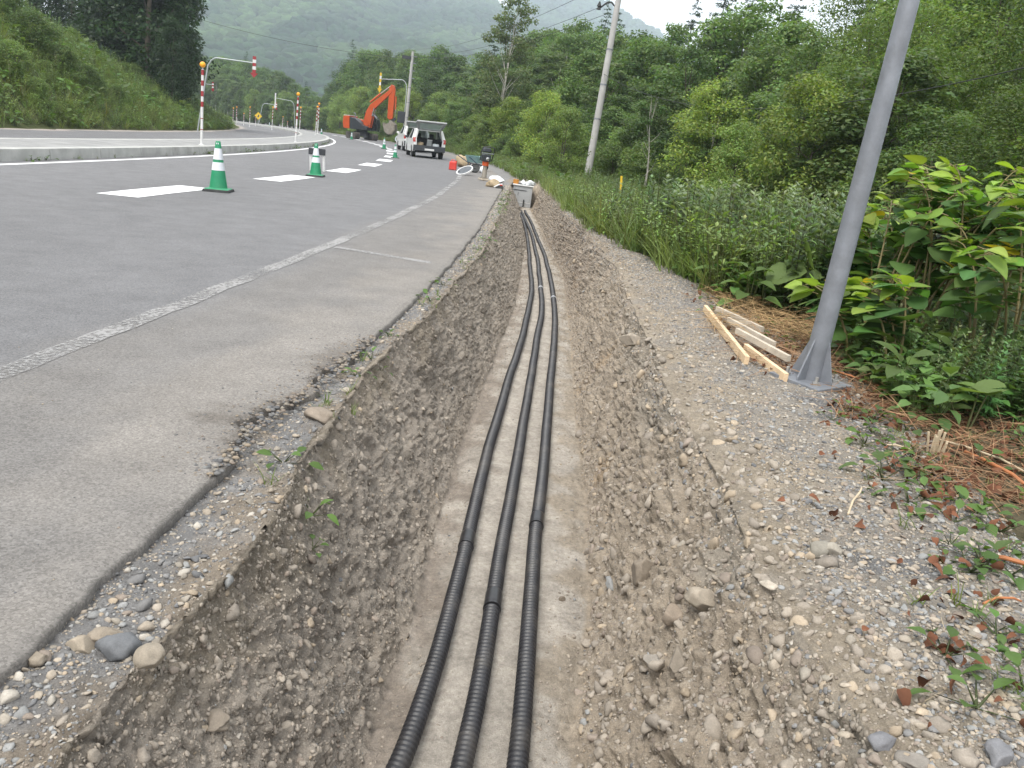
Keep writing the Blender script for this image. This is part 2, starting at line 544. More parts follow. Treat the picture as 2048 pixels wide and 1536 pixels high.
def surf(seg, k, u0=0., u1=1., y0=1.2, y1=26, gen=rng):
    """random points on one band of the ground: position, normal"""
    cs = np.where(SEG == seg)[0]
    r0, r1 = np.searchsorted(rows, y0), np.searchsorted(rows, y1) - 1
    fr = gen.uniform(r0, r1, k); fc = cs[0] + (u0 + (u1 - u0) * gen.random(k)) * (len(cs) - 1)
    a, b = np.floor(fr).astype(int), np.floor(fc).astype(int)
    ta, tb = (fr - a)[:, None], (fc - b)[:, None]
    def bl(A): return (A[a, b] * (1 - ta) + A[a + 1, b] * ta) * (1 - tb) + (A[a, b + 1] * (1 - ta) + A[a + 1, b + 1] * ta) * tb
    return bl(GP), bl(GN)

def ground_z(x, y):
    r = np.clip(np.searchsorted(rows, y), 1, NR - 1)
    t = (y - rows[r - 1]) / (rows[r] - rows[r - 1])
    a = np.interp(x, GP[r - 1, :, 0], GP[r - 1, :, 2]); b = np.interp(x, GP[r, :, 0], GP[r, :, 2])
    return float(a * (1 - t) + b * t)

# ------------------------------------------------------------------ asphalt
rr = np.concatenate([np.linspace(-12, 1.0, 12), np.geomspace(1.05, 26, 420), np.geomspace(26.5, 330, 120)])
rag = fbm(rr * 7, 0, 0, 4, 71) * .012 + fbm(rr * 9, 5, 0, 4, 72) * .06 * smooth(2.55, 2.9, rr) * smooth(4.6, 3.9, rr) - .035 * smooth(2.6, 3.0, rr) * smooth(4.4, 3.6, rr)
rag = rag * (rr < 30)
re_ = edge(rr) + rag
rfoot = curve(rr) + HILLQ + fbm(rr * .8, 2, 0, 3, 73) * .25
un = 1 - np.concatenate([np.linspace(1, .16, 46), np.geomspace(.155, .001, 60)])
un = np.append(un, 1.0)
RXs = rfoot[:, None] + (re_ - rfoot)[:, None] * un[None]
RYs = np.repeat(rr[:, None], len(un), 1)
RZs = base_z(RXs, RYs)
de = re_[:, None] - RXs
RZs = RZs - .012 * smooth(.05, 0, de) * (RYs < 26)
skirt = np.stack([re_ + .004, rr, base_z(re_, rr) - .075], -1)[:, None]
RP = np.concatenate([np.stack([RXs, RYs, RZs], -1), skirt], 1)
nrw, ncw = RP.shape[:2]
rc = np.zeros((nrw, ncw, 3)); rc[:] = (.150, .149, .152)
RPx, RPy = RP[..., 0], RP[..., 1]
dd = np.concatenate([de, np.zeros((nrw, 1))], 1)
n1 = fbm(RPx * 1.1, RPy * .5, 0, 4, 81)
lane = smooth(1.55, 1.05, dd + n1 * .12)[..., None]
rc = rc * (1 - lane) + np.array((.168, .160, .152)) * lane
n2 = fbm(RPx * 3, RPy * 1.6, 0, 4, 83)
dust = smooth(.75, .1, dd + n2 * .35)[..., None] * .8
rc = rc * (1 - dust) + np.array((.208, .192, .174)) * dust
brk = (smooth(.17, .02, dd + n2 * .12) * smooth(2.5, 2.9, RPy) * smooth(4.9, 3.8, RPy))[..., None]
rc = rc * (1 - brk * .55) + np.array((.085, .07, .056)) * brk * .55
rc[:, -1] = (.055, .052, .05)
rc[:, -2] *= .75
rc *= (1 + .09 * fbm(RPx * .35, RPy * .12, 0, 3, 85))[..., None]
gut = smooth(.7, .45, RPx - rfoot[:, None] + .1 * n1)[..., None]
rc = rc * (1 - gut) + np.array((.30, .265, .24)) * gut
ii, jj = np.meshgrid(np.arange(nrw - 1), np.arange(ncw - 1), indexing='ij')
RF = np.stack([ii * ncw + jj, ii * ncw + jj + 1, (ii + 1) * ncw + jj + 1, (ii + 1) * ncw + jj], -1).reshape(-1, 4)
M_asph = attr_mat("asphalt", .88, .13, (3, 60, 330), .55, 300, .004, spec=.25)
_N, _L = M_asph.node_tree.nodes, M_asph.node_tree.links
_B = _N["Principled BSDF"]
_co = _N.new("ShaderNodeTexCoord"); _vo = _N.new("ShaderNodeTexVoronoi"); _vo.inputs["Scale"].default_value = 165
_L.new(_co.outputs["Object"], _vo.inputs["Vector"])
_sep = _N.new("ShaderNodeSeparateColor"); _L.new(_vo.outputs["Color"], _sep.inputs[0])
_mr = _N.new("ShaderNodeMapRange"); _mr.inputs[1].default_value, _mr.inputs[2].default_value = 0, 1
_mr.inputs[3].default_value, _mr.inputs[4].default_value = .76, 1.27
_L.new(_sep.outputs[0], _mr.inputs[0])
_mx = _N.new("ShaderNodeMix"); _mx.data_type = 'RGBA'; _mx.blend_type = 'MULTIPLY'; _mx.inputs[0].default_value = 1
_src = _B.inputs["Base Color"].links[0].from_socket
_L.new(_src, _mx.inputs["A"]); _L.new(_mr.outputs[0], _mx.inputs["B"]); _L.new(_mx.outputs["Result"], _B.inputs["Base Color"])
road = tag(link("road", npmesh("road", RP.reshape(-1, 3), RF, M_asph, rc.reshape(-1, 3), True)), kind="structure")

# ------------------------------------------------------------------ painted markings
def paint_mat(name, rgb, wear, scale=38):
    m, N, L, B = nodes(name)
    co = N.new("ShaderNodeTexCoord"); n = N.new("ShaderNodeTexNoise")
    n.inputs["Scale"].default_value, n.inputs["Detail"].default_value, n.inputs["Roughness"].default_value = scale, 8, .75
    L.new(co.outputs["Object"], n.inputs["Vector"])
    n3 = N.new("ShaderNodeTexNoise"); n3.inputs["Scale"].default_value = 1.3; L.new(co.outputs["Object"], n3.inputs["Vector"])
    ad = N.new("ShaderNodeMath"); ad.operation = 'MULTIPLY_ADD'; ad.inputs[1].default_value = .45; L.new(n3.outputs["Fac"], ad.inputs[0]); L.new(n.outputs["Fac"], ad.inputs[2])
    r = N.new("ShaderNodeMapRange"); r.inputs[1].default_value, r.inputs[2].default_value = wear + .13, wear + .31
    L.new(ad.outputs[0], r.inputs[0])
    B.inputs["Base Color"].default_value = (*rgb, 1); B.inputs["Roughness"].default_value = .7
    tr = N.new("ShaderNodeBsdfTransparent"); ms = N.new("ShaderNodeMixShader")
    L.new(r.outputs[0], ms.inputs[0]); L.new(tr.outputs[0], ms.inputs[1]); L.new(B.outputs[0], ms.inputs[2])
    L.new(ms.outputs[0], N["Material Output"].inputs["Surface"])
    return m
def strip(name, ys, x0, x1, m, lift=.004, n=3):
    ys = np.asarray(ys, float)
    X = np.stack([x0 + (x1 - x0) * k / (n - 1) for k in range(n)], 1)
    Y = np.repeat(ys[:, None], n, 1)
    V = np.stack([X, Y, base_z(X, Y) + lift], -1).reshape(-1, 3)
    a, b = np.meshgrid(np.arange(len(ys) - 1), np.arange(n - 1), indexing='ij')
    Fs = np.stack([a * n + b, a * n + b + 1, (a + 1) * n + b + 1, (a + 1) * n + b], -1).reshape(-1, 4)
    return V, Fs
M_worn = paint_mat("worn_line_paint", (.262, .256, .25), .465)
M_white = paint_mat("white_line_paint", (.72, .72, .72), .10)
ELX = K([-12, 3.3, 4.6, 7.6, 10.7, 16.5, 24, 28], [-2.27, -2.25, -2.2, -2.1, -2.03, -2.06, -2.4, -2.72])
ys = np.concatenate([np.linspace(-10, 1, 10), np.geomspace(1.1, 27, 150), np.linspace(27.4, 33, 20)])
ex = np.where(ys < 28, ELX(ys), -2.72 + (curve(ys) - curve(28)))
ex = ex + .012 * fbm(ys * 3, 0, 0, 2, 91)
V, Fs = strip("", ys, ex - .066, ex + .066, M_worn)
tag(link("edge_line", npmesh("edge_line", V, Fs, M_worn)), kind="structure")
V, Fs = strip("", np.linspace(8.15, 8.27, 3) , np.full(3, -2.0), np.full(3, -.95), M_worn, .0045, 20)
V[:, 1] += (V[:, 0] + 2) * -.35
tag(link("cross_line", npmesh("cross_line", V, Fs, M_worn)), kind="structure")
DQ = K([11, 12, 17.8, 23, 34, 57, 72, 100], [-5.66, -5.65, -5.30, -5.1, -5.1, -5.4, -5.6, -5.6])
vs, fs, n0 = [], [], 0
for k in range(17):
    a = 10.9 + 5.55 * k
    ya = np.linspace(a, a + 2.45, 6)
    qx = DQ(ya) + curve(ya)
    V, Fs = strip("", ya, qx - .29, qx + .29, M_white, .005)
    vs.append(V); fs.append(Fs + n0); n0 += len(V)
tag(link("lane_dashes", npmesh("lane_dashes", np.concatenate(vs), np.concatenate(fs), M_white)), kind="structure")
ys = np.linspace(-10, 170, 200)
V, Fs = strip("", ys, curve(ys) - 9.22, curve(ys) - 9.06, M_white)
tag(link("kerb_side_line", npmesh("kerb_side_line", V, Fs, M_white)), kind="structure")

# ------------------------------------------------------------------ traffic island with kerb stones
M_kerb = mat("kerb_concrete", (.40, .40, .38), .85, 0, .16, 3, .35, 60, (.20, .19, .17), .55)
M_isl = mat("island_paving", (.24, .24, .235), .9, 0, .15, 2.2, .3, 80, (.40, .39, .37), .5)
def block_run(q0, q1, h, length, gap, m, y0, y1, name, face=.03):
    b = MB(); y = y0
    while y < y1:
        ya, yb = y + gap / 2, y + length - gap / 2
        P8 = []
        for (yy, zz, qa, qb) in ((ya, -.1, q0 - face * (q0 < q1) * 0, q1 + face), (yb, -.1, q0, q1 + face), (ya, h, q0, q1), (yb, h, q0, q1)):
            c = float(curve(yy))
            for q in (qa, qb): P8.append((q + c, yy, float(base_z(q + c, yy)) + zz))
        b.add(P8, [(0, 1, 5, 4), (2, 6, 7, 3), (4, 5, 7, 6), (0, 4, 6, 2), (1, 3, 7, 5), (0, 2, 3, 1)], m)
        y += length
    return tag(b.build(name, bevel=.012), kind="structure")
block_run(-9.80, -9.55, .22, 2.0, .014, M_kerb, -8, 150, "island_kerb")
block_run(-12.0, -11.78, .20, 2.0, .014, M_kerb, -8, 150, "island_inner_kerb", -.02)
ys = np.linspace(-8, 150, 160)
V, Fs = strip("", ys, curve(ys) - 11.785, curve(ys) - 9.795, M_isl, .195, 4)
tag(link("island_paving", npmesh("island_paving", V, Fs, M_isl)), kind="structure")

# ------------------------------------------------------------------ gravel
def ico(sub=0):
    t = (1 + 5 ** .5) / 2
    v = [(-1, t, 0), (1, t, 0), (-1, -t, 0), (1, -t, 0), (0, -1, t), (0, 1, t), (0, -1, -t), (0, 1, -t), (t, 0, -1), (t, 0, 1), (-t, 0, -1), (-t, 0, 1)]
    f = [(0, 11, 5), (0, 5, 1), (0, 1, 7), (0, 7, 10), (0, 10, 11), (1, 5, 9), (5, 11, 4), (11, 10, 2), (10, 7, 6), (7, 1, 8), (3, 9, 4), (3, 4, 2), (3, 2, 6), (3, 6, 8), (3, 8, 9), (4, 9, 5), (2, 4, 11), (6, 2, 10), (8, 6, 7), (9, 8, 1)]
    v = [np.array(p) / np.linalg.norm(p) for p in v]
    for _ in range(sub):
        c, g = {}, []
        def mid(a, b):
            k = (min(a, b), max(a, b))
            if k not in c:
                p = v[a] + v[b]; v.append(p / np.linalg.norm(p)); c[k] = len(v) - 1
            return c[k]
        for a, b, d in f:
            ab, bd, da = mid(a, b), mid(b, d), mid(d, a)
            g += [(a, ab, da), (b, bd, ab), (d, da, bd), (ab, bd, da)]
        f = g
    return np.array(v), np.array(f)
def stone(seed, sub=0, rough=.28, flat=(1, .75, .5)):
    v, f = ico(sub)
    g = np.random.default_rng(seed)
    n = vnoise(v[:, 0] * 1.3 + seed, v[:, 1] * 1.3, v[:, 2] * 1.3, seed)
    n2 = vnoise(v[:, 0] * 3 + seed, v[:, 1] * 3, v[:, 2] * 3, seed + 1)
    v = v * (1 + rough * n + rough * .4 * n2)[:, None]
    for _ in range(3):                       # a few flat fractured faces
        d = g.normal(size=3); d /= np.linalg.norm(d)
        h = v @ d; lim = .62
        v = v - np.maximum(h - lim, 0)[:, None] * d
    return v * np.array(flat), f
PAL = np.array([(.32, .275, .22), (.28, .25, .208), (.25, .25, .243), (.19, .186, .182), (.14, .14, .142), (.36, .33, .285), (.33, .27, .20), (.24, .20, .165), (.265, .232, .194), (.285, .248, .204)])
def scatter(seg, k, smin, smax, pal, protos, u0=0, u1=1, y0=1.2, y1=25, grow=.0016, sink=.25, cut=None, g=rng):
    p, n = surf(seg, k, u0, u1, y0, y1, g)
    if cut is not None:
        keep = cut(p); p, n = p[keep], n[keep]; k = len(p)
    s = smin * (smax / smin) ** (g.random(k) ** 2.2)
    s = np.maximum(s, grow * p[:, 1])
    out = []
    which = g.integers(0, len(protos), k)
    cc = PAL[g.choice(len(PAL), k, p=np.array(pal) / np.sum(pal))] * g.uniform(.8, 1.2, (k, 1))
    for i, (v, f) in enumerate(protos):
        m = which == i
        if not m.any(): continue
        kk = m.sum()
        nn = n[m]
        t = g.normal(size=(kk, 3)); t -= (t * nn).sum(1, keepdims=True) * nn; t /= np.linalg.norm(t, axis=1, keepdims=True)
        b = np.cross(nn, t)
        tl = g.uniform(-.5, .5, (kk, 1)); nn2 = nn * np.cos(tl) + t * np.sin(tl); t2 = t * np.cos(tl) - nn * np.sin(tl)
        asp = g.uniform(.7, 1.25, (kk, 3))
        vv = v[None] * (s[m][:, None] * asp)[:, None, :]
        W = vv[..., 0:1] * t2[:, None] + vv[..., 1:2] * b[:, None] + vv[..., 2:3] * nn2[:, None] + (p[m] + nn * (s[m] * (.5 - sink) * .5)[:, None])[:, None]
        out.append((W.reshape(-1, 3), (f[None] + (np.arange(kk) * len(v))[:, None, None]).reshape(-1, 3), np.repeat(cc[m][:, None], len(v), 1).reshape(-1, 3)))
    return merge(out)
small = [stone(i, 0, .38, (1, .8, .5)) for i in range(6)]
medium = [stone(20 + i, 1, .40, (1, .78, .48)) for i in range(6)]
clods = [stone(60 + i, 1, .62, (1, .85, .75)) for i in range(6)]
grey, tan, mixd = [2.5, 3, 5, 5, 4.5, 2, 1.5, 2, 2, 1], [1.5, 1.5, .5, .3, .2, .5, 2, 3, 4, 9], [5, 4, 4, 4, 2, 3, 2.5, 2.5, 1, 1]
dull = [.15, .4, .15, .15, .1, .05, .3, 1.5, 9, 6]
M_stone = attr_mat("gravel_stone", .9, .14, (60, 300), .4, 220, .003, spec=.25)
sh = [scatter(2, 15000, .0028, .009, grey, small, .33, 1, .75, 25, .0011), scatter(2, 2600, .006, .018, mixd, medium, .35, 1, .75, 25, .0014),
      scatter(2, 120, .014, .028, [5, 5, 3, 3, 3, 1, 2, 2, 1, 1], medium, .42, .95, .9, 9, 0)]
tag(link("shoulder_gravel", npmesh("shoulder_gravel", *merge(sh)[:2], M_stone, merge(sh)[2])), kind="stuff", label="grey and tan gravel strip between asphalt edge and trench", cat="gravel")
bk = [scatter(6, 42000, .003, .010, grey, small, .16, 1, .75, 25, .0011), scatter(6, 14000, .006, .019, mixd, medium, .08, 1, .75, 25, .0015),
      scatter(6, 9000, .003, .010, tan, small, 0, .42, .75, 25, .0011), scatter(6, 420, .013, .026, mixd, medium, 0, .9, .9, 12, 0)]
bk = merge(bk)
tag(link("bank_gravel", npmesh("bank_gravel", bk[0], bk[1], M_stone, bk[2])), kind="stuff", label="loose grey gravel and pebbles on the right bank of the trench", cat="gravel")
wl_ = [scatter(3, 42000, .0028, .011, dull, small, 0, 1, .75, 24, .0011, .45), scatter(3, 600, .009, .022, dull, medium, 0, 1, .75, 20, .0015, .6),
       scatter(5, 42000, .0028, .011, tan, small, 0, 1, .75, 24, .0011, .45), scatter(5, 2600, .009, .034, [.2, .3, .1, .05, .02, .05, 3, 2, 5, 7], clods, 0, 1, .75, 18, .0015, .45), scatter(3, 1500, .008, .024, [.1, .2, .1, .05, .02, .02, 1, 1.5, 8, 5], clods, 0, 1, .75, 18, .0015, .5), scatter(6, 700, .009, .03, [.2, .3, .1, .05, .02, .05, 3, 1, 5, 7], clods, 0, .22, .75, 14, .0015, .4), scatter(5, 900, .010, .026, tan, medium, 0, 1, .75, 20, .0015, .6),
       scatter(5, 1200, .006, .018, mixd, medium, .8, 1, 1.3, 20, .0015, .4),
       scatter(4, 1700, .003, .010, tan, small, 0, .22, 1.3, 20, .0011), scatter(4, 1300, .003, .012, tan, small, .80, 1, 1.3, 20, .0011), scatter(4, 700, .0025, .008, tan, small, 0, 1, 1.3, 20, .001)]
wl_ = merge(wl_)
tag(link("trench_stones", npmesh("trench_stones", wl_[0], wl_[1], M_stone, wl_[2])), kind="stuff", label="earth clods and pebbles stuck in the dug trench sides", cat="soil")
g2 = np.random.default_rng(3)                # crumbs on the broken asphalt edge
k = 900
yy = g2.uniform(2.5, 4.7, k); xx = edge(yy) - np.abs(g2.normal(0, .13, k)) + .03
pp = np.stack([xx, yy, base_z(xx, yy)], -1)
cr = [put((small[i][0], small[i][1], np.ones((12, 3))), pp[i::6], g2.uniform(0, 6, len(pp[i::6])), g2.uniform(.002, .009, len(pp[i::6])) * (1 + (xx[i::6] > edge(yy[i::6]) - .05) * .9), PAL[g2.choice(len(PAL), len(pp[i::6]), p=np.array([2, 2, 1, 3, 4, .6, 1, 4, 1, 1]) / 19.6)] * .75) for i in range(6)]
k = 260
yy = np.exp(g2.uniform(np.log(1.5), np.log(9), k)); xx = edge(yy) - g2.uniform(.1, 2.2, k)
pp = np.stack([xx, yy, base_z(xx, yy) + .001], -1)
cr.append(put((small[0][0], small[0][1], np.ones((12, 3))), pp, g2.uniform(0, 6, k), g2.uniform(.0018, .006, k), PAL[g2.integers(0, 8, k)]))
cr = merge(cr)
tag(link("asphalt_crumbs", npmesh("asphalt_crumbs", cr[0], cr[1], M_stone, cr[2])), kind="stuff", label="dark crumbs and grit along the broken asphalt edge", cat="grit")

# ------------------------------------------------------------------ far mountains
def mountain(name, ridge, dist, footd, seed, ncrown, cr_r, tint):
    rx = np.array(ridge, float)
    nu, nv = 180, 60
    px = np.linspace(rx[0, 0], rx[-1, 0], nu); py = np.interp(px, rx[:, 0], rx[:, 1]); dd_ = np.interp(px, rx[:, 0], rx[:, 2]) * dist
    py = py + fbm(px * .02, seed, 0, 3, seed) * 3
    top = np.array([ray(a, b) / ray(a, b)[1] * d for a, b, d in zip(px, py, dd_)]); top[:, 2] += EYE
    v = np.concatenate([np.linspace(0, 1, nv), np.linspace(1.04, 1.5, 10)])
    dirn = top[:, :2] / top[:, 1:2]
    yd = footd + (dd_ - footd)[:, None] * v[None]
    Pm = np.zeros((nu, len(v), 3))
    Pm[..., 0] = dirn[:, 0:1] * yd; Pm[..., 1] = yd
    z0 = -14.0
    hv = np.where(v <= 1, v ** 1.15, np.maximum(1 - (v - 1) * 1.4, 0))
    Pm[..., 2] = z0 + (top[:, 2] - z0)[:, None] * hv[None]
    sp = fbm(Pm[..., 0] / 210, Pm[..., 1] / 420, 0, 4, seed + 3, .5, True)
    Pm[..., 2] += sp * 30 * (v * np.clip(1 - v, 0, 1) * 3.2)[None] * (top[:, 2:3] / 250)
    a, b = np.meshgrid(np.arange(nu - 1), np.arange(len(v) - 1), indexing='ij'); n = len(v)
    Fm = np.stack([a * n + b, (a + 1) * n + b, (a + 1) * n + b + 1, a * n + b + 1], -1).reshape(-1, 4)
    tag(link(name, npmesh(name, Pm.reshape(-1, 3), Fm, M_hill, None, True)), kind="structure")
    g = np.random.default_rng(seed)
    fu, fv = g.uniform(0, nu - 1.01, ncrown), (g.random(ncrown) ** .8) * (nv - .5)
    a, b = fu.astype(int), fv.astype(int); ta, tb = (fu - a)[:, None], (fv - b)[:, None]
    pos = (Pm[a, b] * (1 - ta) + Pm[a + 1, b] * ta) * (1 - tb) + (Pm[a, b + 1] * (1 - ta) + Pm[a + 1, b + 1] * ta) * tb
    r = g.uniform(.6, 1.35, ncrown) * cr_r
    pos[:, 2] += r * .35
    patch = smooth(-.6, .8, fbm(pos[:, 0] / 60, pos[:, 1] / 120, 0, 3, seed + 9))[:, None]
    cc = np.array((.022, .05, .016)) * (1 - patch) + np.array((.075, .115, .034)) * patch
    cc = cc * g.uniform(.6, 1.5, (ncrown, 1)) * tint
    out = []
    for i in range(5):
        vi, fi = stone(300 + i, 1, .5, (1, 1, .95))
        m = np.arange(ncrown) % 5 == i
        out.append(put((vi, fi, np.ones((len(vi), 3))), pos[m], g.uniform(0, 6.3, m.sum()), r[m], cc[m]))
    V, Fq, C = merge(out)
    tag(link(name + "_forest", npmesh(name + "_forest", V, Fq, M_far, C, False)), kind="stuff", label="hazy broadleaf forest covering the " + ("nearer wide mountain" if seed < 500 else "farther pointed mountain"), cat="forest")
M_hill = mat("hill_ground", (.035, .055, .02), .95, 0, .2, .05)
M_far = attr_mat("far_foliage", .9, .3, (.25, .9), .8, .8, .8, spec=.1)
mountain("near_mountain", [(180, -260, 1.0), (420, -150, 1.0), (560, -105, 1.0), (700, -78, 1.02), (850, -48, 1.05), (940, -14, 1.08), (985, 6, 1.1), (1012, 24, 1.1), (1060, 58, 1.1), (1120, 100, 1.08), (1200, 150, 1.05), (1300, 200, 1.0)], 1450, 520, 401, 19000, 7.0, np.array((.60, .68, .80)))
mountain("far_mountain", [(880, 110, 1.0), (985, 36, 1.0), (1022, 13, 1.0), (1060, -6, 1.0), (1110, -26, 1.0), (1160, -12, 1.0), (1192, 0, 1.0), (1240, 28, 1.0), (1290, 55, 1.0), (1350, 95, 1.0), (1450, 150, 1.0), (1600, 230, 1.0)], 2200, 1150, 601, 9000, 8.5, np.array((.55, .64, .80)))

# ================================================================== MADE THINGS
M_blackpipe = mat("black_corrugated_plastic", (.021, .021, .024), .42, 0, .25, 9, .12, 300, (.13, .115, .095), .38, spec=.5)
M_sleeve = mat("black_sleeve", (.017, .017, .019), .34, 0, .2, 12, 0, 1, (.06, .055, .05), .2)
M_steel = mat("galvanised_steel", (.205, .217, .24), .5, .25, .18, 7, .2, 80, (.12, .12, .122), .6)
M_steel2 = mat("pale_pole_metal", (.42, .45, .46), .5, .3, .1, 3)
M_conc = mat("pole_concrete", (.40, .39, .375), .9, 0, .12, 3, .3, 40, (.27, .26, .25), .5)
M_bolt = mat("bolt_steel", (.45, .44, .42), .45, .7, .1, 20)
M_wood = mat("new_pine", (.66, .49, .31), .75, 0, .16, 9, .3, 90, (.50, .36, .22), .4)
M_woodg = mat("weathered_pine", (.47, .41, .33), .8, 0, .18, 11, .3, 90, (.34, .29, .23), .5)
M_green = mat("cone_green", (.012, .22, .10), .5, 0, .14, 6, 0, 1, (.10, .18, .12), .35)
M_refl = mat("reflective_white", (.62, .64, .68), .4, 0, .07, 8, 0, 1, (.45, .45, .46), .4)
M_rub = mat("black_rubber", (.03, .032, .032), .8, 0, .2, 10, .1, 60, (.10, .095, .085), .4)
M_red = mat("post_red", (.30, .03, .035), .5, 0, .12, 6)
M_wht = mat("post_white", (.66, .66, .65), .5, 0, .07, 5, 0, 1, (.48, .46, .44), .35)
M_amber = mat("amber_lens", (.85, .36, .012), .3, 0, .08, 9)
M_ora = mat("excavator_orange", (.47, .068, .008), .42, 0, .10, 2.2, 0, 1, (.36, .12, .05), .35)
M_dark = mat("dark_machine_paint", (.022, .026, .032), .45, 0, .2, 4, 0, 1, (.08, .075, .07), .4)
M_trk = mat("track_steel", (.085, .075, .066), .75, .3, .2, 6, .3, 30, (.20, .165, .13), .6)
M_bkt = mat("worn_bucket_steel", (.28, .25, .21), .6, .4, .2, 4, .2, 30, (.20, .15, .10), .5)
M_chr = mat("cylinder_rod", (.6, .6, .6), .2, .9, .05, 5)
M_glass = glass_mat("window_glass")
M_dglass = glass_mat("dark_cab_glass", (.02, .025, .03), .75)
M_car = mat("white_car_paint", (.72, .72, .71), .28, 0, .04, 2, 0, 1, (.5, .47, .43), .18, coat=.5)
M_trim = mat("dark_car_trim", (.035, .04, .046), .55, 0, .12, 6, 0, 1, (.12, .11, .10), .3)
M_int = mat("car_interior", (.02, .02, .022), .8, 0, .2, 6)
M_grey = mat("hatch_lining", (.30, .31, .31), .7, 0, .1, 5)
M_tyre = mat("tyre", (.018, .018, .018), .85, 0, .2, 10)
M_rim = mat("wheel_rim", (.38, .38, .39), .35, .6, .1, 9)
M_lamp = mat("tail_lamp", (.42, .03, .02), .2, 0, .1, 12)
M_vest = mat("safety_vest", (.62, .80, .07), .7, 0, .1, 10, .2, 60)
M_shirt = mat("pale_workwear", (.50, .54, .60), .85, 0, .12, 8, .2, 60)
M_trous = mat("blue_grey_trousers", (.06, .075, .11), .85, 0, .15, 8)
M_skin = mat("skin", (.50, .30, .22), .55, 0, .06, 10)
M_helm = mat("white_helmet", (.75, .77, .76), .3, 0, .04, 5)
M_fuel = mat("red_fuel_can", (.58, .045, .03), .45, 0, .1, 6, 0, 1, (.35, .10, .08), .3)
M_teal = mat("teal_tray", (.22, .36, .36), .5, .2, .15, 6, 0, 1, (.30, .27, .23), .4)
M_blue = mat("blue_frame", (.03, .07, .14), .5, .2, .15, 6)
M_bag = mat("burlap", (.36, .28, .18), .95, 0, .25, 25, .6, 90)
M_wbag = mat("white_plastic_bag", (.68, .70, .72), .5, 0, .1, 9, .5, 30)
M_disc = mat("grey_disc", (.09, .10, .11), .5, .1, .25, 9)
M_tape = mat("orange_tape", (.45, .19, .03), .6, 0, .15, 12)
M_box = mat("cable_pit_resin", (.36, .37, .375), .75, 0, .08, 2.5, .1, 40, (.27, .26, .24), .5)
M_yel = mat("yellow_marker", (.62, .42, .02), .6, 0, .12, 5)
M_cable = mat("cable_sheath", (.02, .02, .022), .6, 0, .1, 5)

# ------------------------------------------------------------------ three conduits on the trench floor
def hit_floor(px, py, lift):
    d = ray(px, py)
    t = np.geomspace(1.5, 40, 4000)
    Pp = d[None] * t[:, None]; Pp[:, 2] += EYE
    h = Pp[:, 2] - (base_z(0, Pp[:, 1]) - DEPTH(Pp[:, 1]) + lift)
    return Pp[int(np.argmax(h < 0))]
def sweep(path, rad, n, m):
    d = np.gradient(path, axis=0); d /= np.linalg.norm(d, axis=1, keepdims=True)
    a = np.cross(d, [0, 0, 1.0]); a /= np.linalg.norm(a, axis=1, keepdims=True); b = np.cross(a, d)
    t = np.linspace(0, 2 * np.pi, n, endpoint=False)
    V = path[:, None] + (a[:, None] * np.cos(t)[None, :, None] + b[:, None] * np.sin(t)[None, :, None]) * rad[:, None, None]
    k = len(path)
    i, jx = np.meshgrid(np.arange(k - 1), np.arange(n), indexing='ij'); j2 = (jx + 1) % n
    return V.reshape(-1, 3), np.stack([i * n + jx, i * n + j2, (i + 1) * n + j2, (i + 1) * n + jx], -1).reshape(-1, 4)
PIPES = [
    ("left of the three black corrugated conduits lying in the trench", [(740, 1660), (772, 1590), (808, 1520), (847, 1410), (893, 1250), (926, 1120), (946, 1020), (975, 900), (1000, 820), (1022, 740), (1046, 670), (1060, 612), (1065, 575), (1060, 540), (1058, 505), (1054, 470), (1046, 440), (1037, 422)], [(936, 1080)]),
    ("middle of the three black corrugated conduits lying in the trench", [(893, 1660), (910, 1590), (927, 1520), (955, 1390), (984, 1215), (1003, 1090), (1029, 950), (1048, 840), (1064, 735), (1078, 660), (1086, 612), (1081, 570), (1077, 530), (1070, 497), (1062, 465), (1051, 440), (1042, 422)], [(986, 1200), (1082, 578)]),
    ("right of the three black corrugated conduits lying in the trench", [(1014, 1660), (1024, 1590), (1035, 1520), (1048, 1400), (1064, 1190), (1069, 1090), (1075, 1030), (1086, 920), (1097, 820), (1104, 730), (1110, 660), (1107, 590), (1098, 545), (1090, 512), (1077, 480), (1065, 450), (1050, 422)], [(1073, 1043), (1107, 597)])]
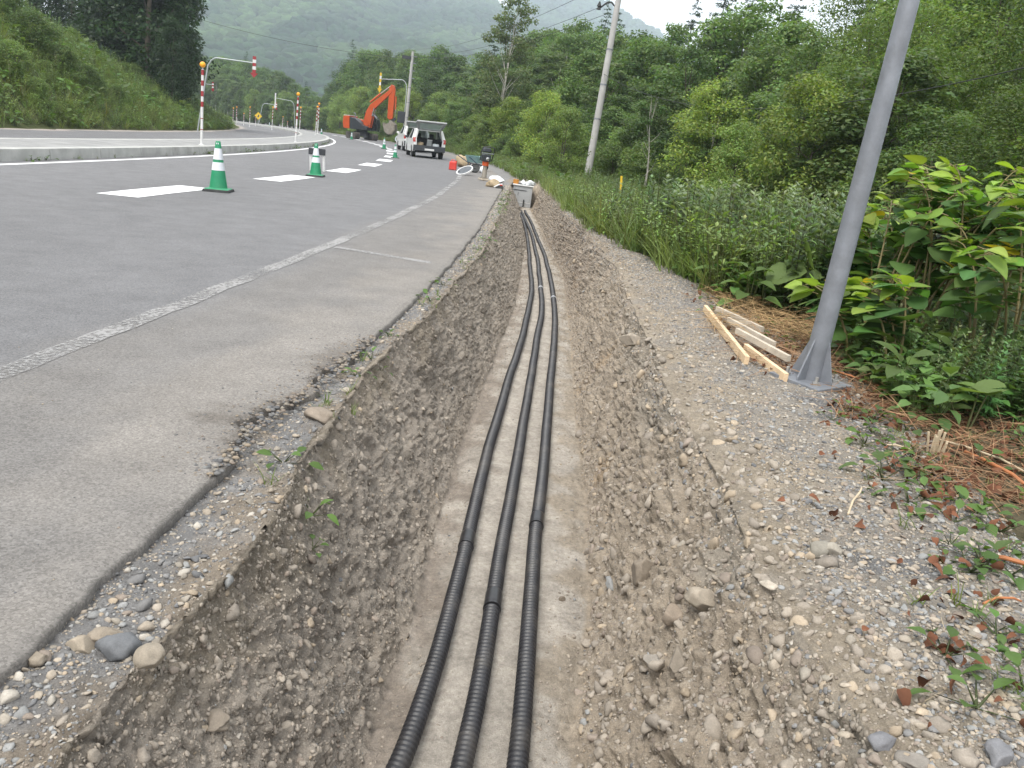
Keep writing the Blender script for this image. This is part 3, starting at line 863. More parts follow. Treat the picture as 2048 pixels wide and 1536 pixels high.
for lab, px, joints in PIPES:
    c = np.array([hit_floor(a, b, .034) for a, b in px])
    for _ in range(3):                                          # Chaikin rounding
        q = np.empty((2 * len(c) - 2, 3)); q[0::2] = c[:-1] * .75 + c[1:] * .25; q[1::2] = c[:-1] * .25 + c[1:] * .75
        c = np.concatenate([c[:1], q, c[-1:]])
    L = np.concatenate([[0], np.cumsum(np.linalg.norm(np.diff(c, axis=0), axis=1))])
    pit = .0235
    s = np.arange(0, L[-1], pit / 4)
    path = np.stack([np.interp(s, L, c[:, k]) for k in range(3)], 1)
    path[:, 2] += .006 * fbm(s * .8, px[0][0], 0, 2, 9)
    path[:, 0] += .006 * fbm(s * 1.1, px[0][0], 4, 2, 8)
    ph = np.arange(len(s)) % 4
    rad = np.where((ph == 0) | (ph == 3), .0356, .0298) * 1.0
    V, F4 = sweep(path, rad, 18, 4)
    V[:, 2] = np.maximum(V[:, 2], base_z(0, V[:, 1]) - DEPTH(V[:, 1]) - .02)
    o = link("conduit", npmesh("conduit", V, F4, M_blackpipe, None, True))
    o.data.set_sharp_from_angle(angle=R(28))
    tag(o, lab, "conduit", "black conduits in the trench")
    for jx, (a, b) in enumerate(joints):
        p = hit_floor(a, b, .034)
        k = int(np.argmin(((path - p) ** 2).sum(1)))
        w = 10 if b > 700 else 3
        pts = [tuple(path[q]) for q in range(k - w, k + w + 1, max(w // 4, 1))]
        mb = MB()
        mb.tube(pts, [.0365] + [.0385] * (len(pts) - 2) + [.0365], M_sleeve if b > 700 else M_refl, 18)
        if b > 700:
            mb.tube([tuple(path[k - w - 2]), tuple(path[k - w])], .0395, M_sleeve, 18)
        cp = mb.build("coupling" if b > 700 else "marking_band", o, True)

# ------------------------------------------------------------------ cable pit at the far end of the trench
bp_ = hit_floor(1040, 417, 0)
e = empty("cable_pit", (-.50, 25.62, float(bp_[2])), "pale grey open cable pit box at the far end of the trench", "cable pit")
W, H, DP, T = .60, .63, 1.0, .05
m = MB()
for s in (-1, 1): m.box((s * (W / 2 - T / 2), DP / 2, H / 2 - .01), (T, DP, H), M_box)
m.box((0, T / 2 + .003, H / 2 - .01), (W - 2 * T - .004, T, H), M_box); m.box((0, DP - T / 2 - .003, H / 2 - .01), (W - 2 * T - .004, T, H), M_box)
m.box((-.08, -.004, H * .78), (.42, .012, .018), M_dark); 
for k in range(3): m.ball((-.13, -.004, H * (.66 - .06 * k)), .012, M_dark, 8, 4)
m.box((0, .0, .12), (W * .93, .012, .014), M_wht)
m.build("pit_wall", e, bevel=.008)
m = MB(); m.box((0, .02, H + .012), (W + .06, .10, .035), M_wht); m.box((-.02, .56, H + .012), (W + .06, .96, .03), M_dark)
m.build("rim", e, bevel=.006)
m = MB(); m.tube([(.07, -.03, -.02), (.075, -.03, .22)], .02, M_rub, 10); m.build("stub_pipe", e, True)
zt = bp_[2] + H + .03
def lump(name, loc, size, m, seed, lab, cat, group=None, rough=.45):
    v, f = stone(seed, 2, rough, size)
    v[:, 2] = np.maximum(v[:, 2], -size[2] * .45); v[:, 2] += size[2] * .45
    o = link(name, npmesh(name, v, f, m, None, True), None, loc)
    return tag(o, lab, cat, group)
lump("plastic_bag", (-.30, 25.85, zt), (.17, .20, .10), M_wbag, 71, "crumpled white plastic bag lying on the cable pit lid, right end", "bag")
lump("plastic_bag", (-.53, 25.82, zt), (.14, .17, .085), M_wbag, 72, "smaller white bag on the cable pit lid beside the orange roll", "bag")
m = MB(); m.lathe([(.045, 0), (.09, 0), (.09, .13), (.045, .13), (.045, 0)], M_tape, 20)
tag(m.build("tape_roll", None, True, loc=(-.745, 25.76, zt)), "orange tape roll standing on the left corner of the cable pit", "tape roll")
m = MB(); m.box((0, 0, .012), (.62, .12, .022), M_grey, rot=Matrix.Rotation(.1, 3, 'Z'))
tag(m.build("board", None, loc=(-.42, 26.25, zt)), "flat grey board lying across the back of the cable pit", "board")

# ------------------------------------------------------------------ steel pole beside the trench
pb = hit(1616, 778); pb.z = ground_z(pb.x, pb.y) + .01
top_ray = ray(1830, -40); tt = (pb.y - .02) / top_ray[1]; ptop = Vector(top_ray * tt) + Vector((0, 0, EYE))
axis = (ptop - pb).normalized()
e = empty("steel_pole", pb, "thick grey galvanised steel pole with finned base beside wooden frame", "pole", rot=Vector((0, 0, 1)).rotation_difference(axis).to_matrix())
m = MB(); m.tube([(0, 0, .012), (0, 0, 2.0), (0, 0, 4.5), (0, 0, 7.5)], [.063, .051, .043, .036], M_steel, 32); m.build("shaft", e, True)
for k in range(4):
    a = R(38 + 90 * k)
    m = MB(); m.prism([(.058, .011), (.142, .011), (.142, .03), (.058, .27)], -.005, .005, M_steel)
    f = m.build("fin", e); f.rotation_euler.z = a
    m = MB(); m.lathe([(.022, .012), (.022, .03), (.011, .03), (.011, .062), (1e-5, .064)], M_bolt, 6)
    f = m.build("anchor_bolt", e); f.location = (.145 * math.cos(a + R(45)), .145 * math.sin(a + R(45)), 0)
m = MB(); m.box((0, 0, 0), (.35, .35, .024), M_steel); f = m.build("base_plate", e, bevel=.003); f.rotation_euler.z = R(38)

# ------------------------------------------------------------------ wooden frame on the bank
wp = {k: hit(*v) for k, v in dict(a0=(1406, 636), a1=(1488, 745), b0=(1512, 735), b1=(1566, 778), s0=(1428, 648), s1=(1517, 693), t0=(1450, 672), t1=(1540, 724), u0=(1466, 697), u1=(1568, 757)).items()}
for v in wp.values(): v.z = ground_z(v.x, v.y)
e = empty("wooden_frame", wp["a0"], "pale pine slatted frame lying on gravel beside the steel pole", "frame")
def plank(name, a, b, w, t, lift, m, parent, edge_up=False):
    d = b - a; L = d.length; mid = (a + b) / 2 + Vector((0, 0, lift)) - parent.location
    mb = MB(); mb.box((0, 0, 0), (L, t if edge_up else w, w if edge_up else t), m)
    o = mb.build(name, parent, bevel=.002)
    o.rotation_euler = d.to_track_quat('X', 'Z').to_euler(); o.location = mid
    return o
plank("rail", wp["a0"], wp["a1"], .055, .03, .032, M_wood, e, True)
plank("rail", wp["a1"].lerp(wp["b0"], .55) + Vector((.02, .3, 0)), wp["b1"], .055, .03, .025, M_wood, e, True)
plank("slat", wp["s0"], wp["s1"], .042, .03, .078, M_woodg, e, True)
plank("slat", wp["t0"], wp["t1"], .042, .03, .078, M_woodg, e, True)
plank("slat", wp["u0"], wp["u1"], .042, .03, .078, M_woodg, e, True)

# ------------------------------------------------------------------ traffic cones
def make_cone():
    e = empty("traffic_cone", (0, 0, 0), "x", "cone", "green cones along the closed lane")
    m = MB(); m.box((0, 0, .02), (.40, .40, .04), M_rub, (.96, .96)); m.box((0, 0, .046), (.36, .36, .012), M_green, (.9, .9)); m.build("base", e, bevel=.006)
    r = lambda z: .135 - (z - .05) / .70 * .100
    def ring(z0, z1, mt, off=0): return MB().lathe([(r(z0) + off, z0), (r(z1) + off, z1)], mt, 28)
    m = MB(); m.lathe([(.15, .05), (r(.06), .06), (r(.30), .30), (r(.46), .46), (r(.66), .66), (r(.74), .74), (.03, .75), (.03, .70), (.0001, .70)], M_green, 28)
    for s in (-1, 1): m.box((s * .012, -r(.715) - .001, .715), (.012, .006, .02), M_refl)
    m.build("body", e, True)
    for z0, z1 in ((.32, .44), (.48, .645)): ring(z0, z1, M_refl, .0025).build("white_band", e, True)
    return e
cone0 = make_cone()
cones = [((437, 383), 1.04, "nearest green and white cone, beside the first long white dash"), ((631, 353), 1.0, "green and white cone in front of the small black barrier board"),
         ((790, 316), .82, "green and white cone on the road left of the white estate car"), ((768, 298), .95, "green and white cone behind and left of the cone by the estate car"),
         ((703, 279), .95, "green and white cone standing in front of the orange excavator's tracks"), ((643, 270), .95, "small far cone at the bend just beyond the island tip"), ((539, 253), .9, "tiny distant cone at the hill side of the far road")]
for i, (p, s, lab) in enumerate(cones):
    c = cone0 if i == 0 else copy_tree(cone0)
    q = hit(*p); c.matrix_world = Matrix.Translation(q) @ on_ground(q).to_4x4() @ Matrix.Scale(s, 4) @ Matrix.Rotation([.15, .1, .5, .2, 0, .3, .1][i], 4, 'Z')
    c["label"] = lab
q = hit(633, 343)
e = empty("barrier_board", q, "low black barrier board on white legs behind second cone", "barrier", rot=on_ground(q))
m = MB(); m.box((0, 0, .50), (.44, .03, .16), M_dark); m.build("board", e, bevel=.004)
for s in (-1, 1):
    m = MB(); m.box((s * .17, .05, .29), (.06, .05, .56), M_wht, (1, 1), Matrix.Rotation(.12, 3, 'X')); m.build("leg", e, bevel=.004)

# ------------------------------------------------------------------ red and white snow poles
def make_snow_pole():
    e = empty("snow_pole", (0, 0, 0), "x", "marker post", "red and white snow poles along the island")
    H = 2.9; r = .052
    m = MB(); m.tube([(0, 0, 0), (0, 0, H)], r, M_wht, 14); m.lathe([(.11, 0), (.11, .02), (.055, .03)], M_wht, 14); m.build("post", e, True)
    for k in range(4):
        z = H - .02 - .40 * k
        m = MB(); m.tube([(0, 0, z - .2), (0, 0, z)], r + .003, M_red, 14); m.build("red_band", e, True)
    for z in (.62, 1.05):
        m = MB(); m.tube([(0, 0, z - .03), (0, 0, z)], r + .003, M_red, 14); m.build("thin_red_band", e, True)
    m = MB(); m.tube([(0, 0, H), (0, 0, H + .07)], .03, M_steel2, 8); m.build("neck", e)
    m = MB(); m.ball((0, -.01, H + .17), .115, M_amber, 16, 10); m.build("amber_light", e, True)
    return e
sp0 = make_snow_pole(); H0 = 3.18
sps = [((403, 290), 123, "nearest tall red and white snow pole with amber light on island"), ((591, 284), 184, "second tall snow pole, standing near the island tip"),
       ((631, 270), 211, "left snow pole of the close pair at the bend"), ((635, 268), 205, "right and taller snow pole of the close pair at the bend"), ((599, 262), 213, "snow pole just right of and behind the second tall pole"),
       ((546, 252), 213, "far snow pole right of the yellow warning sign"), ((501, 246), 213, "far snow pole left of the yellow warning sign"), ((474, 243), 213, "right snow pole of the far left pair"), ((467, 243), 215, "left snow pole of the far left pair"),
       ((489, 245), 226, "short far snow pole between the left pair and its neighbour"), ((513, 247), 231, "short far snow pole beside the yellow warning sign"), ((567, 254), 233, "short far snow pole right of the distant cone"), ((577, 256), 243, "shortest far snow pole before the second tall pole")]
for i, (p, ty, lab) in enumerate(sps):
    c = sp0 if i == 0 else copy_tree(sp0)
    q = hit(p[0], p[1], .19 if i < 4 else 0, 180)
    if i >= 5:                                     # the far ones stand round the bend on the hill side
        X_, Y_ = along(p[0], 92 + 5 * (i - 5)); q = Vector((X_, Y_, float(terrain(X_, Y_))))
    d = ray(p[0], ty); h = d[2] / d[1] * q.y + EYE - q.z
    s = max(h, .6) / H0
    w = s if i < 4 else max(s, .75)
    c.matrix_world = Matrix.Translation(q) @ Matrix.Rotation(.01 * (i % 3), 4, 'Y') @ Matrix.Diagonal((min(w, 1.25), min(w, 1.25), s, 1))
    c["label"] = lab

# ------------------------------------------------------------------ overhanging arrow markers
def arrow_marker(base, top, arm, drop, lab, warm=(M_red, M_wht)):
    """mast at base, arm end at arm (world points), hanging arrow board"""
    e = empty("arrow_marker", base, lab, "road marker", "overhanging arrow markers by the road")
    b, t, a = Vector((0, 0, 0)), top - base, arm - base
    h = (a - t); k = min(.9, t.z * .3)
    m = MB(); pts = [b, Vector((t.x, t.y, t.z - k))]
    for q in (.3, .6, .85, 1.0): pts.append(Vector((t.x, t.y, t.z - k)) + Vector((0, 0, k * math.sin(q * math.pi / 2))) + h * .22 * (1 - math.cos(q * math.pi / 2)))
    pts.append(a)
    m.tube(pts, [.045] * 2 + [.04] * 4 + [.03], M_steel2, 10); m.build("mast", e, True)
    m = MB(); w, n = .10, 5
    for i in range(n):
        m.box((a.x, a.y - .03, a.z + drop * (.30 - i / n)), (w * 2, .03, drop / n * .96), warm[i % 2])
    z0 = a.z + drop * (.30 - 1) + drop / n * .5
    m.prism([(a.x - w * 2.4, z0), (a.x + w * 2.4, z0), (a.x, z0 - drop * .28)], a.y - .045, a.y - .015, warm[0])
    m.build("arrow_board", e)
    return e
def up_at(q, px, py):
    d = ray(px, py); return Vector((d[0] / d[1] * q.y, q.y, d[2] / d[1] * q.y + EYE))
q = hit(395, 263); arrow_marker(q, up_at(q, 414, 113), up_at(q, 509, 126), .95, "long armed arrow marker above and behind nearest snow pole")
X_, Y_ = along(372, 96); q = Vector((X_, Y_, float(terrain(X_, Y_)))); arrow_marker(q, up_at(q, 381, 163), up_at(q, 426, 170), .8, "arrow marker on the hillside left of the nearest snow pole")
X_, Y_ = along(592, 140); q = Vector((X_, Y_, float(terrain(X_, Y_)))); arrow_marker(q, up_at(q, 589, 203), up_at(q, 551, 196), 2.0, "far arrow marker with arm reaching left over the bend", (M_wht, M_wht))
X_, Y_ = along(519, 138); q = Vector((X_, Y_, float(terrain(X_, Y_)))); arrow_marker(q, up_at(q, 524, 206), up_at(q, 553, 210), .9, "far arrow marker beside the yellow warning sign")
q = hit(804, 287); arrow_marker(q, up_at(q, 815, 160), up_at(q, 761, 158), 1.6, "white arrow marker hanging above the orange excavator boom", (M_yel, M_wht))
def warn_sign(px, y, zpx, s, lab):
    X_, Y_ = along(px, y); q = Vector((X_, Y_, float(terrain(X_, Y_))))
    t = up_at(q, px, zpx); hz = t.z - q.z
    e = empty("warning_sign", q, lab, "sign")
    m = MB(); m.tube([(0, 0, 0), (0, 0, hz)], .04, M_steel2, 8); m.build("post", e)
    m = MB(); m.prism([(0, hz - s), (s, hz), (0, hz + s), (-s, hz)], -.06, -.045, M_yel); m.prism([(-s * .22, hz - s * .35), (s * .1, hz - s * .35), (s * .22, hz + .1 * s), (0, hz + s * .4), (-s * .1, hz + .05 * s)], -.066, -.061, M_dark)
    m.build("sign_panel", e)
warn_sign(518, 136, 232, .62, "yellow diamond warning sign at the far bend")
warn_sign(375, 75, 199, .40, "small yellow sign among hillside weeds under the dark tree")

# ------------------------------------------------------------------ utility poles and cables
def utility_pole(base, top, r0, r1, lab, steps=True):
    ax = top - base
    e = empty("utility_pole", base, lab, "utility pole", rot=Vector((0, 0, 1)).rotation_difference(ax.normalized()).to_matrix())
    L = ax.length
    m = MB(); m.tube([(0, 0, -.3), (0, 0, L * .5), (0, 0, L)], [r0, (r0 + r1) / 2, r1], M_conc, 20); m.build("shaft", e, True)
    m = MB()
    for z in (.30, .46, .62): m.lathe([((r0 + (r1 - r0) * z) + .012, z * L - .03), ((r0 + (r1 - r0) * z) + .012, z * L + .03)], M_steel, 16)
    m.build("band", e)
    return e, L
q = hit(1173, 362); tp = up_at(q, 1250, -75)
e, L = utility_pole(q, tp, .17, .115, "tall pale concrete utility pole standing at the forest edge")
def insul(e, z, dx, r=.04):
    m = MB(); m.tube([(0, 0, z), (dx * .35, 0, z + .22), (dx * .6, 0, z + .18), (dx, 0, z - .12)], .035, M_rub, 8); m.build("bracket", e, True)
    m = MB(); m.lathe([(.02, 0), (.11, .02), (.05, .12), (.10, .16), (.03, .34), (.001, .35)], M_rub, 12, (dx, 0, z - .16)); m.build("insulator", e, True)
for zp in (18, -4, -50): insul(e, (up_at(q, 1235, zp) - q).length, -.78)
mid_q, mid_top = q, tp
q = hit(808, 289); tp = up_at(q, 826, 103)
e, L = utility_pole(q, tp, .19, .12, "distant grey utility pole behind the parked cars")
m = MB(); m.box((-.55, .1, 2.6), (.75, .5, 1.1), M_dark); m.build("equipment_box", e, bevel=.02)
for z in (.72, .80, .88, .95):
    m = MB(); m.box((.1, 0, L * z), (.62, .08, .08), M_steel); m.build("crossarm", e)
m = MB(); m.box((-.55, 0, L * .93), (.9, .3, .3), M_dark); m.build("switch_gear", e)
far_q, far_top = q, tp
X_, Y_ = along(364, 78); q = Vector((X_, Y_, float(terrain(X_, Y_))))
utility_pole(q, up_at(q, 366, 112), .09, .06, "slim grey pole against the dark tree on the left hill")
def cable(a, b, sag, lab, r=.012):
    a, b = Vector(a), Vector(b)
    pts = [a.lerp(b, t) - Vector((0, 0, sag * 4 * t * (1 - t))) for t in [i / 24 for i in range(25)]]
    m = MB(); m.tube(pts, r, M_cable, 6)
    tag(m.build("overhead_cable"), lab, "cable", "overhead cables")
def at(px, py, y):
    d = ray(px, py); return Vector((d[0] / d[1] * y, y, d[2] / d[1] * y + EYE))
cable(at(250, -10, 84), at(822, 118, far_q.y), .9, "overhead cable crossing the mountain from dark tree to distant pole", .017)
cable(at(1218, 26, mid_q.y), at(822, 112, far_q.y), .8, "lowest of the parallel cables left of the concrete pole", .010)
cable(at(1224, 4, mid_q.y), at(828, 106, far_q.y), .8, "second parallel cable up the concrete pole", .010)
cable(at(1232, -42, mid_q.y), at(830, 98, far_q.y), .8, "top parallel cable leaving the concrete pole", .010)
cable(at(1206, 147, mid_q.y), at(2300, 70, 14), 1.3, "thin cable running right from the concrete pole across the forest", .010)

# ------------------------------------------------------------------ excavator
q = hit(722, 278); q.y = 90; X_, Y_ = along(727, 90); q = Vector((X_, Y_, float(base_z(X_, Y_))))
HD = R(-8)
e = empty("excavator", q, "orange tracked excavator with raised boom parked on the road", "excavator")
rot = Matrix.Rotation(HD, 4, 'Z')
e.matrix_world = Matrix.Translation(q) @ on_ground(q).to_4x4() @ rot
for s in (-1, 1):                                 # tracks point along the road
    m = MB()
    prof = [(-1.6, .12), (-1.75, .38), (-1.6, .68), (1.6, .68), (1.75, .38), (1.6, .12), (1.4, .02), (-1.4, .02)]
    m.prism([(x, z) for x, z in prof], s * 1.0 - .26, s * 1.0 + .26, M_trk)
    for k in range(14):
        x = -1.5 + k * .23
        m.box((x, s * 1.0, .695), (.13, .54, .04), M_trk)
    for k in range(5):
        m.box((1.73, s * 1.0, .18 + k * .1), (.08, .54, .05), M_trk); m.box((-1.73, s * 1.0, .18 + k * .1), (.08, .54, .05), M_trk)
    for k in range(5): m.lathe([(.14, -.03), (.14, .03)], M_dark, 12, (-1.1 + k * .55, s * 1.0 + s * -.27, .25), Matrix.Rotation(R(90), 3, 'X'))
    t = m.build("track", e); t.matrix_parent_inverse.identity(); t.rotation_euler.z = R(128)
m = MB(); m.box((0, 0, .55), (1.6, 1.5, .5), M_dark, (.8, .8)); m.lathe([(.6, .8), (.6, .98)], M_dark, 20); m.build("undercarriage", e)
m = MB(); m.prism([(-1.62, 1.02), (-1.72, 1.5), (-1.68, 2.25), (-1.0, 2.32), (-.95, 1.02)], -1.25, 1.25, M_ora)
m.box((-1.33, 0, 2.345), (.66, 2.3, .05), M_wht); m.build("counterweight", e, bevel=.05)
m = MB(); m.prism([(-.94, 1.0), (-.94, 2.2), (-.35, 2.1), (.45, 1.5), (1.0, 1.35), (1.0, 1.0)], -1.22, .1, M_dark)
m.prism([(-.94, 1.0), (-.94, 2.15), (.1, 2.0), (.1, 1.0)], .1, 1.2, M_ora); m.build("engine_housing", e, bevel=.03)
m = MB(); m.tube([(-.7, -.3, 2.1), (-.7, -.3, 2.6), (-.85, -.3, 2.68)], .05, M_steel, 8); m.build("exhaust_pipe", e)
m = MB(); C8 = [(.15, 1.02), (.15, 2.75), (.95, 2.78), (1.5, 2.2), (1.62, 1.5), (1.5, 1.02)]
m.prism(C8, .25, 1.15, M_dglass); m.build("cab_glass", e)
m = MB()
for yy in (.24, 1.16):
    for (a, b) in zip(C8, C8[1:] + C8[:1]): m.tube([(a[0], yy, a[1]), (b[0], yy, b[1])], .045, M_dark, 6)
    m.tube([(.85, yy, 1.02), (.85, yy, 2.78)], .035, M_dark, 6)
m.box((.55, .7, 2.80), (.9, 1.0, .05), M_dark); m.box((.5, .7, 1.35), (.5, .5, .6), M_dark); m.build("cab_frame", e)
BO = [(.35, 1.35), (.25, 1.75), (.55, 3.0), (.95, 3.65), (1.3, 3.95), (3.05, 5.35), (3.3, 5.35), (3.28, 5.05), (1.65, 3.45), (1.25, 2.95), (.95, 1.7), (.75, 1.35)]
m = MB(); m.prism(BO, -.45, -.07, M_ora); m.build("boom", e, bevel=.03)
m = MB(); m.tube([(.9, -.26, 3.9), (2.0, -.26, 4.85)], .10, M_ora, 10); m.tube([(2.0, -.26, 4.85), (3.1, -.26, 5.72)], .05, M_chr, 8); m.build("stick_cylinder", e, True)
for yy in (-.55, .03):
    m = MB(); m.tube([(1.0, yy, 1.3), (1.25, yy, 2.5)], .085, M_ora, 10); m.tube([(1.25, yy, 2.5), (1.45, yy, 3.35)], .05, M_chr, 8); m.build("boom_cylinder", e, True)
ST = [(2.95, 5.55), (3.2, 5.85), (3.5, 5.75), (3.62, 5.3), (3.5, 2.45), (3.15, 2.3), (2.9, 2.5), (2.95, 4.6)]
m = MB(); m.prism(ST, -.42, -.10, M_ora); m.build("stick", e, bevel=.03)
m = MB(); m.tube([(3.72, -.26, 4.7), (3.72, -.26, 3.4)], .085, M_ora, 10); m.tube([(3.72, -.26, 3.4), (3.72, -.26, 2.5)], .045, M_chr, 8)
m.prism([(3.3, 2.3), (3.75, 2.6), (3.85, 2.4), (3.5, 2.1)], -.36, -.16, M_dark); m.build("bucket_linkage", e)
BK = [(2.55, 1.75), (2.75, 1.05), (3.1, .78), (3.6, .85), (3.9, 1.3), (3.85, 1.85), (3.45, 2.25), (3.2, 2.2), (3.3, 1.75), (3.5, 1.35), (3.2, 1.05), (2.95, 1.15), (2.75, 1.7)]
m = MB(); m.prism(BK, -.72, .20, M_bkt); m.prism([(2.6, 1.7), (2.8, 1.08), (3.1, .85), (3.55, .9), (3.8, 1.3), (3.78, 1.8), (3.4, 2.1)], -.75, -.70, M_bkt); m.prism([(2.6, 1.7), (2.8, 1.08), (3.1, .85), (3.55, .9), (3.8, 1.3), (3.78, 1.8), (3.4, 2.1)], .18, .23, M_bkt)
for k in range(5): m.box((2.56, -.62 + k * .18, 1.85), (.07, .07, .22), M_bkt)
m.build("bucket", e, bevel=.015)

# ------------------------------------------------------------------ white cars with raised tailgates
def make_car(name, q, yaw, lab, L=4.35, W=1.69, H=1.47, van=False):
    """rear at y = 0, front at y = +L"""
    e = empty(name, q, lab, "car")
    e.matrix_world = Matrix.Translation(q) @ on_ground(q).to_4x4() @ Matrix.Rotation(yaw, 4, 'Z')
    hw = W / 2; belt = .92 if not van else 1.05
    m = MB()
    for s in (-1, 1):                             # flanks with wheel arches, hollow inside
        arch = lambda cx: [(cx + .36 * math.cos(t), .30 + .36 * math.sin(t)) for t in [math.pi * k / 8 for k in range(8, -1, -1)]]
        prof = [(.06, .36), (.33, .30)] + arch(.80) + arch(L - .85) + [(L - .05, .32), (L, .60), (L - .12, .82), (L - 1.15, belt), (.05, belt + .02), (.0, .62)]
        a = [(s * hw, y, z) for y, z in prof]; b = [(s * (hw - .10), y, z) for y, z in prof]
        n = len(prof)
        m.add(a + b, [tuple(range(n)) if s < 0 else tuple(range(n))[::-1], tuple(range(2 * n - 1, n - 1, -1)) if s < 0 else tuple(range(n, 2 * n))] + [(i, (i + 1) % n, n + (i + 1) % n, n + i) for i in range(n)], M_car)
    m.box((0, L - .58, .60), (W - .205, 1.12, .46), M_car, (1, 1)); m.box((0, L - .60, .87), (W - .205, 1.0, .07), M_car, (.96, .8))
    m.prism([(.0, .60), (.0, .64), (.10, .64), (.10, .60)], -hw + .1, hw - .1, M_car, axis='x')
    for s in (-1, 1):                             # rear quarters beside the boot opening
        m.prism([(s * (hw - .20), .58), (s * (hw - .005), .58), (s * (hw - .02), belt + .02), (s * (hw - .17), belt + .02)], .012, .16, M_car)
        m.prism([(s * (hw - .17), belt), (s * (hw - .02), belt), (s * (hw * .79), H - .05), (s * (hw * .79 - .10), H - .05)], .10, .30, M_car)
    m.build("body", e, bevel=.02)
    m = MB(); m.box((0, L / 2 - .2, .33), (W - .22, L - .9, .08), M_int); m.box((0, .75, .56), (W - .22, 1.1, .06), M_int); m.box((0, L - 1.2, .80), (W - .24, .25, .28), M_int); 
    for s in (-1, 1): m.box((s * (hw - .115), 1.4, .72), (.02, 2.6, .40), M_int)
    m.build("floor", e)
    rf = [(.28, H - .06), (.45, H - .005), (1.5, H), (L - 2.2, H - .02), (L - 2.05, H - .06)]
    m = MB(); n = len(rf)
    m.prism(rf + [(y, z - .05) for y, z in rf[::-1]], -hw * .78, hw * .78, M_car, axis='x'); m.build("roof", e, bevel=.015)
    m = MB()
    for s in (-1, 1):
        m.tube([(s * (hw - .05), .10, belt), (s * hw * .77, .32, H - .05)], [.075, .055], M_car, 8)
        m.tube([(s * (hw - .05), 1.0, belt), (s * hw * .78, 1.05, H - .03)], .045, M_car, 8)
        m.tube([(s * (hw - .05), 2.0, belt), (s * hw * .78, 1.95, H - .03)], .04, M_trim, 8)
        m.tube([(s * (hw - .08), L - 1.2, belt - .01), (s * hw * .76, L - 2.1, H - .06)], .045, M_car, 8)
    m.build("pillar", e, True)
    m = MB(); m.add([(-hw + .1, L - 1.22, belt), (hw - .1, L - 1.22, belt), (hw * .74, L - 2.08, H - .07), (-hw * .74, L - 2.08, H - .07)], [(0, 1, 2, 3)], M_glass); m.build("windscreen", e)
    for s in (-1, 1):
        m = MB(); m.add([(s * (hw - .05), .18, belt), (s * (hw - .05), L - 1.3, belt), (s * hw * .78, L - 2.1, H - .07), (s * hw * .78, .38, H - .07)], [(0, 1, 2, 3)], M_dglass); m.build("side_window", e)
        m = MB(); m.box((s * (hw + .10), L - 1.55, belt + .08), (.18, .09, .13), M_trim if not van else M_car); m.build("wing_mirror", e, bevel=.02)
        m = MB(); m.prism([(.0, .78), (.02, 1.0), (.16, 1.02), (.18, .80)], s * hw * .86, s * (hw + .012), M_lamp, axis='x'); m.build("tail_light", e, bevel=.01)
        m = MB(); m.box((s * .36, L - 2.1, .72), (.46, .14, .62), M_int, (.85, 1)); m.box((s * .36, L - 2.16, 1.14), (.25, .10, .2), M_int); m.build("front_seat", e, bevel=.03)
        for cy in (.80, L - .85):
            w = empty("wheel", (0, 0, 0)); w.parent = e; w.location = (s * (hw - .11), cy, .30)
            r90 = Matrix.Rotation(R(90), 3, 'Y')
            m = MB(); m.lathe([(.20, -.095), (.28, -.10), (.305, -.07), (.305, .07), (.28, .10), (.20, .095)], M_tyre, 22, (0, 0, 0), r90); m.build("tyre", w, True)
            m = MB(); m.lathe([(.001, .07), (.08, .085), (.2, .09), (.2, -.09), (.001, -.07)], M_rim, 16, (0, 0, 0), r90 if s > 0 else Matrix.Rotation(R(-90), 3, 'Y')); m.build("rim", w, True)
    m = MB(); m.box((0, 1.22, .76), (W - .24, .14, .46), M_int); m.build("rear_seat", e, bevel=.02)
    m = MB(); m.box((0, -.02, .50), (W - .02, .22, .28), M_trim, (1, 1)); m.box((0, -.13, .44), (.5, .02, .10), M_wht); m.build("rear_bumper", e, bevel=.035)
    m = MB(); m.box((0, L + .01, .48), (W - .06, .2, .26), M_trim); m.build("front_bumper", e, bevel=.03)
    hg = empty("tailgate", (0, 0, 0)); hg.parent = e; hg.location = (0, .32, H - .03); hg.rotation_euler = (R(-22 if not van else -16), 0, 0)
    w0, w1 = hw * .76, hw * .93
    def quad(p, q_, r_, s_, t, mt, b): b.add([p, q_, r_, s_] + [(v[0], v[1], v[2] - t) for v in (p, q_, r_, s_)], [(0, 1, 2, 3), (7, 6, 5, 4), (0, 4, 5, 1), (1, 5, 6, 2), (2, 6, 7, 3), (3, 7, 4, 0)], mt)
    m = MB(); gl = -.62; en = -.98
    zt_ = lambda y: .16 * math.sin(min(-y / 1.0, 1) * 1.4)
    quad((-w0, 0, 0), (w0, 0, 0), (w0, -.1, zt_(-.1)), (-w0, -.1, zt_(-.1)), .04, M_grey, m)
    for s in (-1, 1): quad((s * w0, -.1, zt_(-.1)), (s * (w0 - .13), -.1, zt_(-.1)), (s * (w1 - .17), gl, zt_(gl)), (s * w1, gl, zt_(gl)), .04, M_grey, m)
    quad((-w1, gl, zt_(gl)), (w1, gl, zt_(gl)), (w1 * .98, en, zt_(en) - .10), (-w1 * .98, en, zt_(en) - .10), .05, M_grey, m)
    m.build("tailgate_frame", hg)
    m = MB(); quad((-w1, gl, zt_(gl) + .012), (w1, gl, zt_(gl) + .012), (w1 * .98, en, zt_(en) - .088), (-w1 * .98, en, zt_(en) - .088), .01, M_car, m)
    m.build("tailgate_skin", hg)
    m = MB(); quad((-w0 + .14, -.105, zt_(-.1) - .01), (w0 - .14, -.105, zt_(-.1) - .01), (w1 - .18, gl + .005, zt_(gl) - .01), (-w1 + .18, gl + .005, zt_(gl) - .01), .008, M_glass, m); m.build("rear_window", hg)
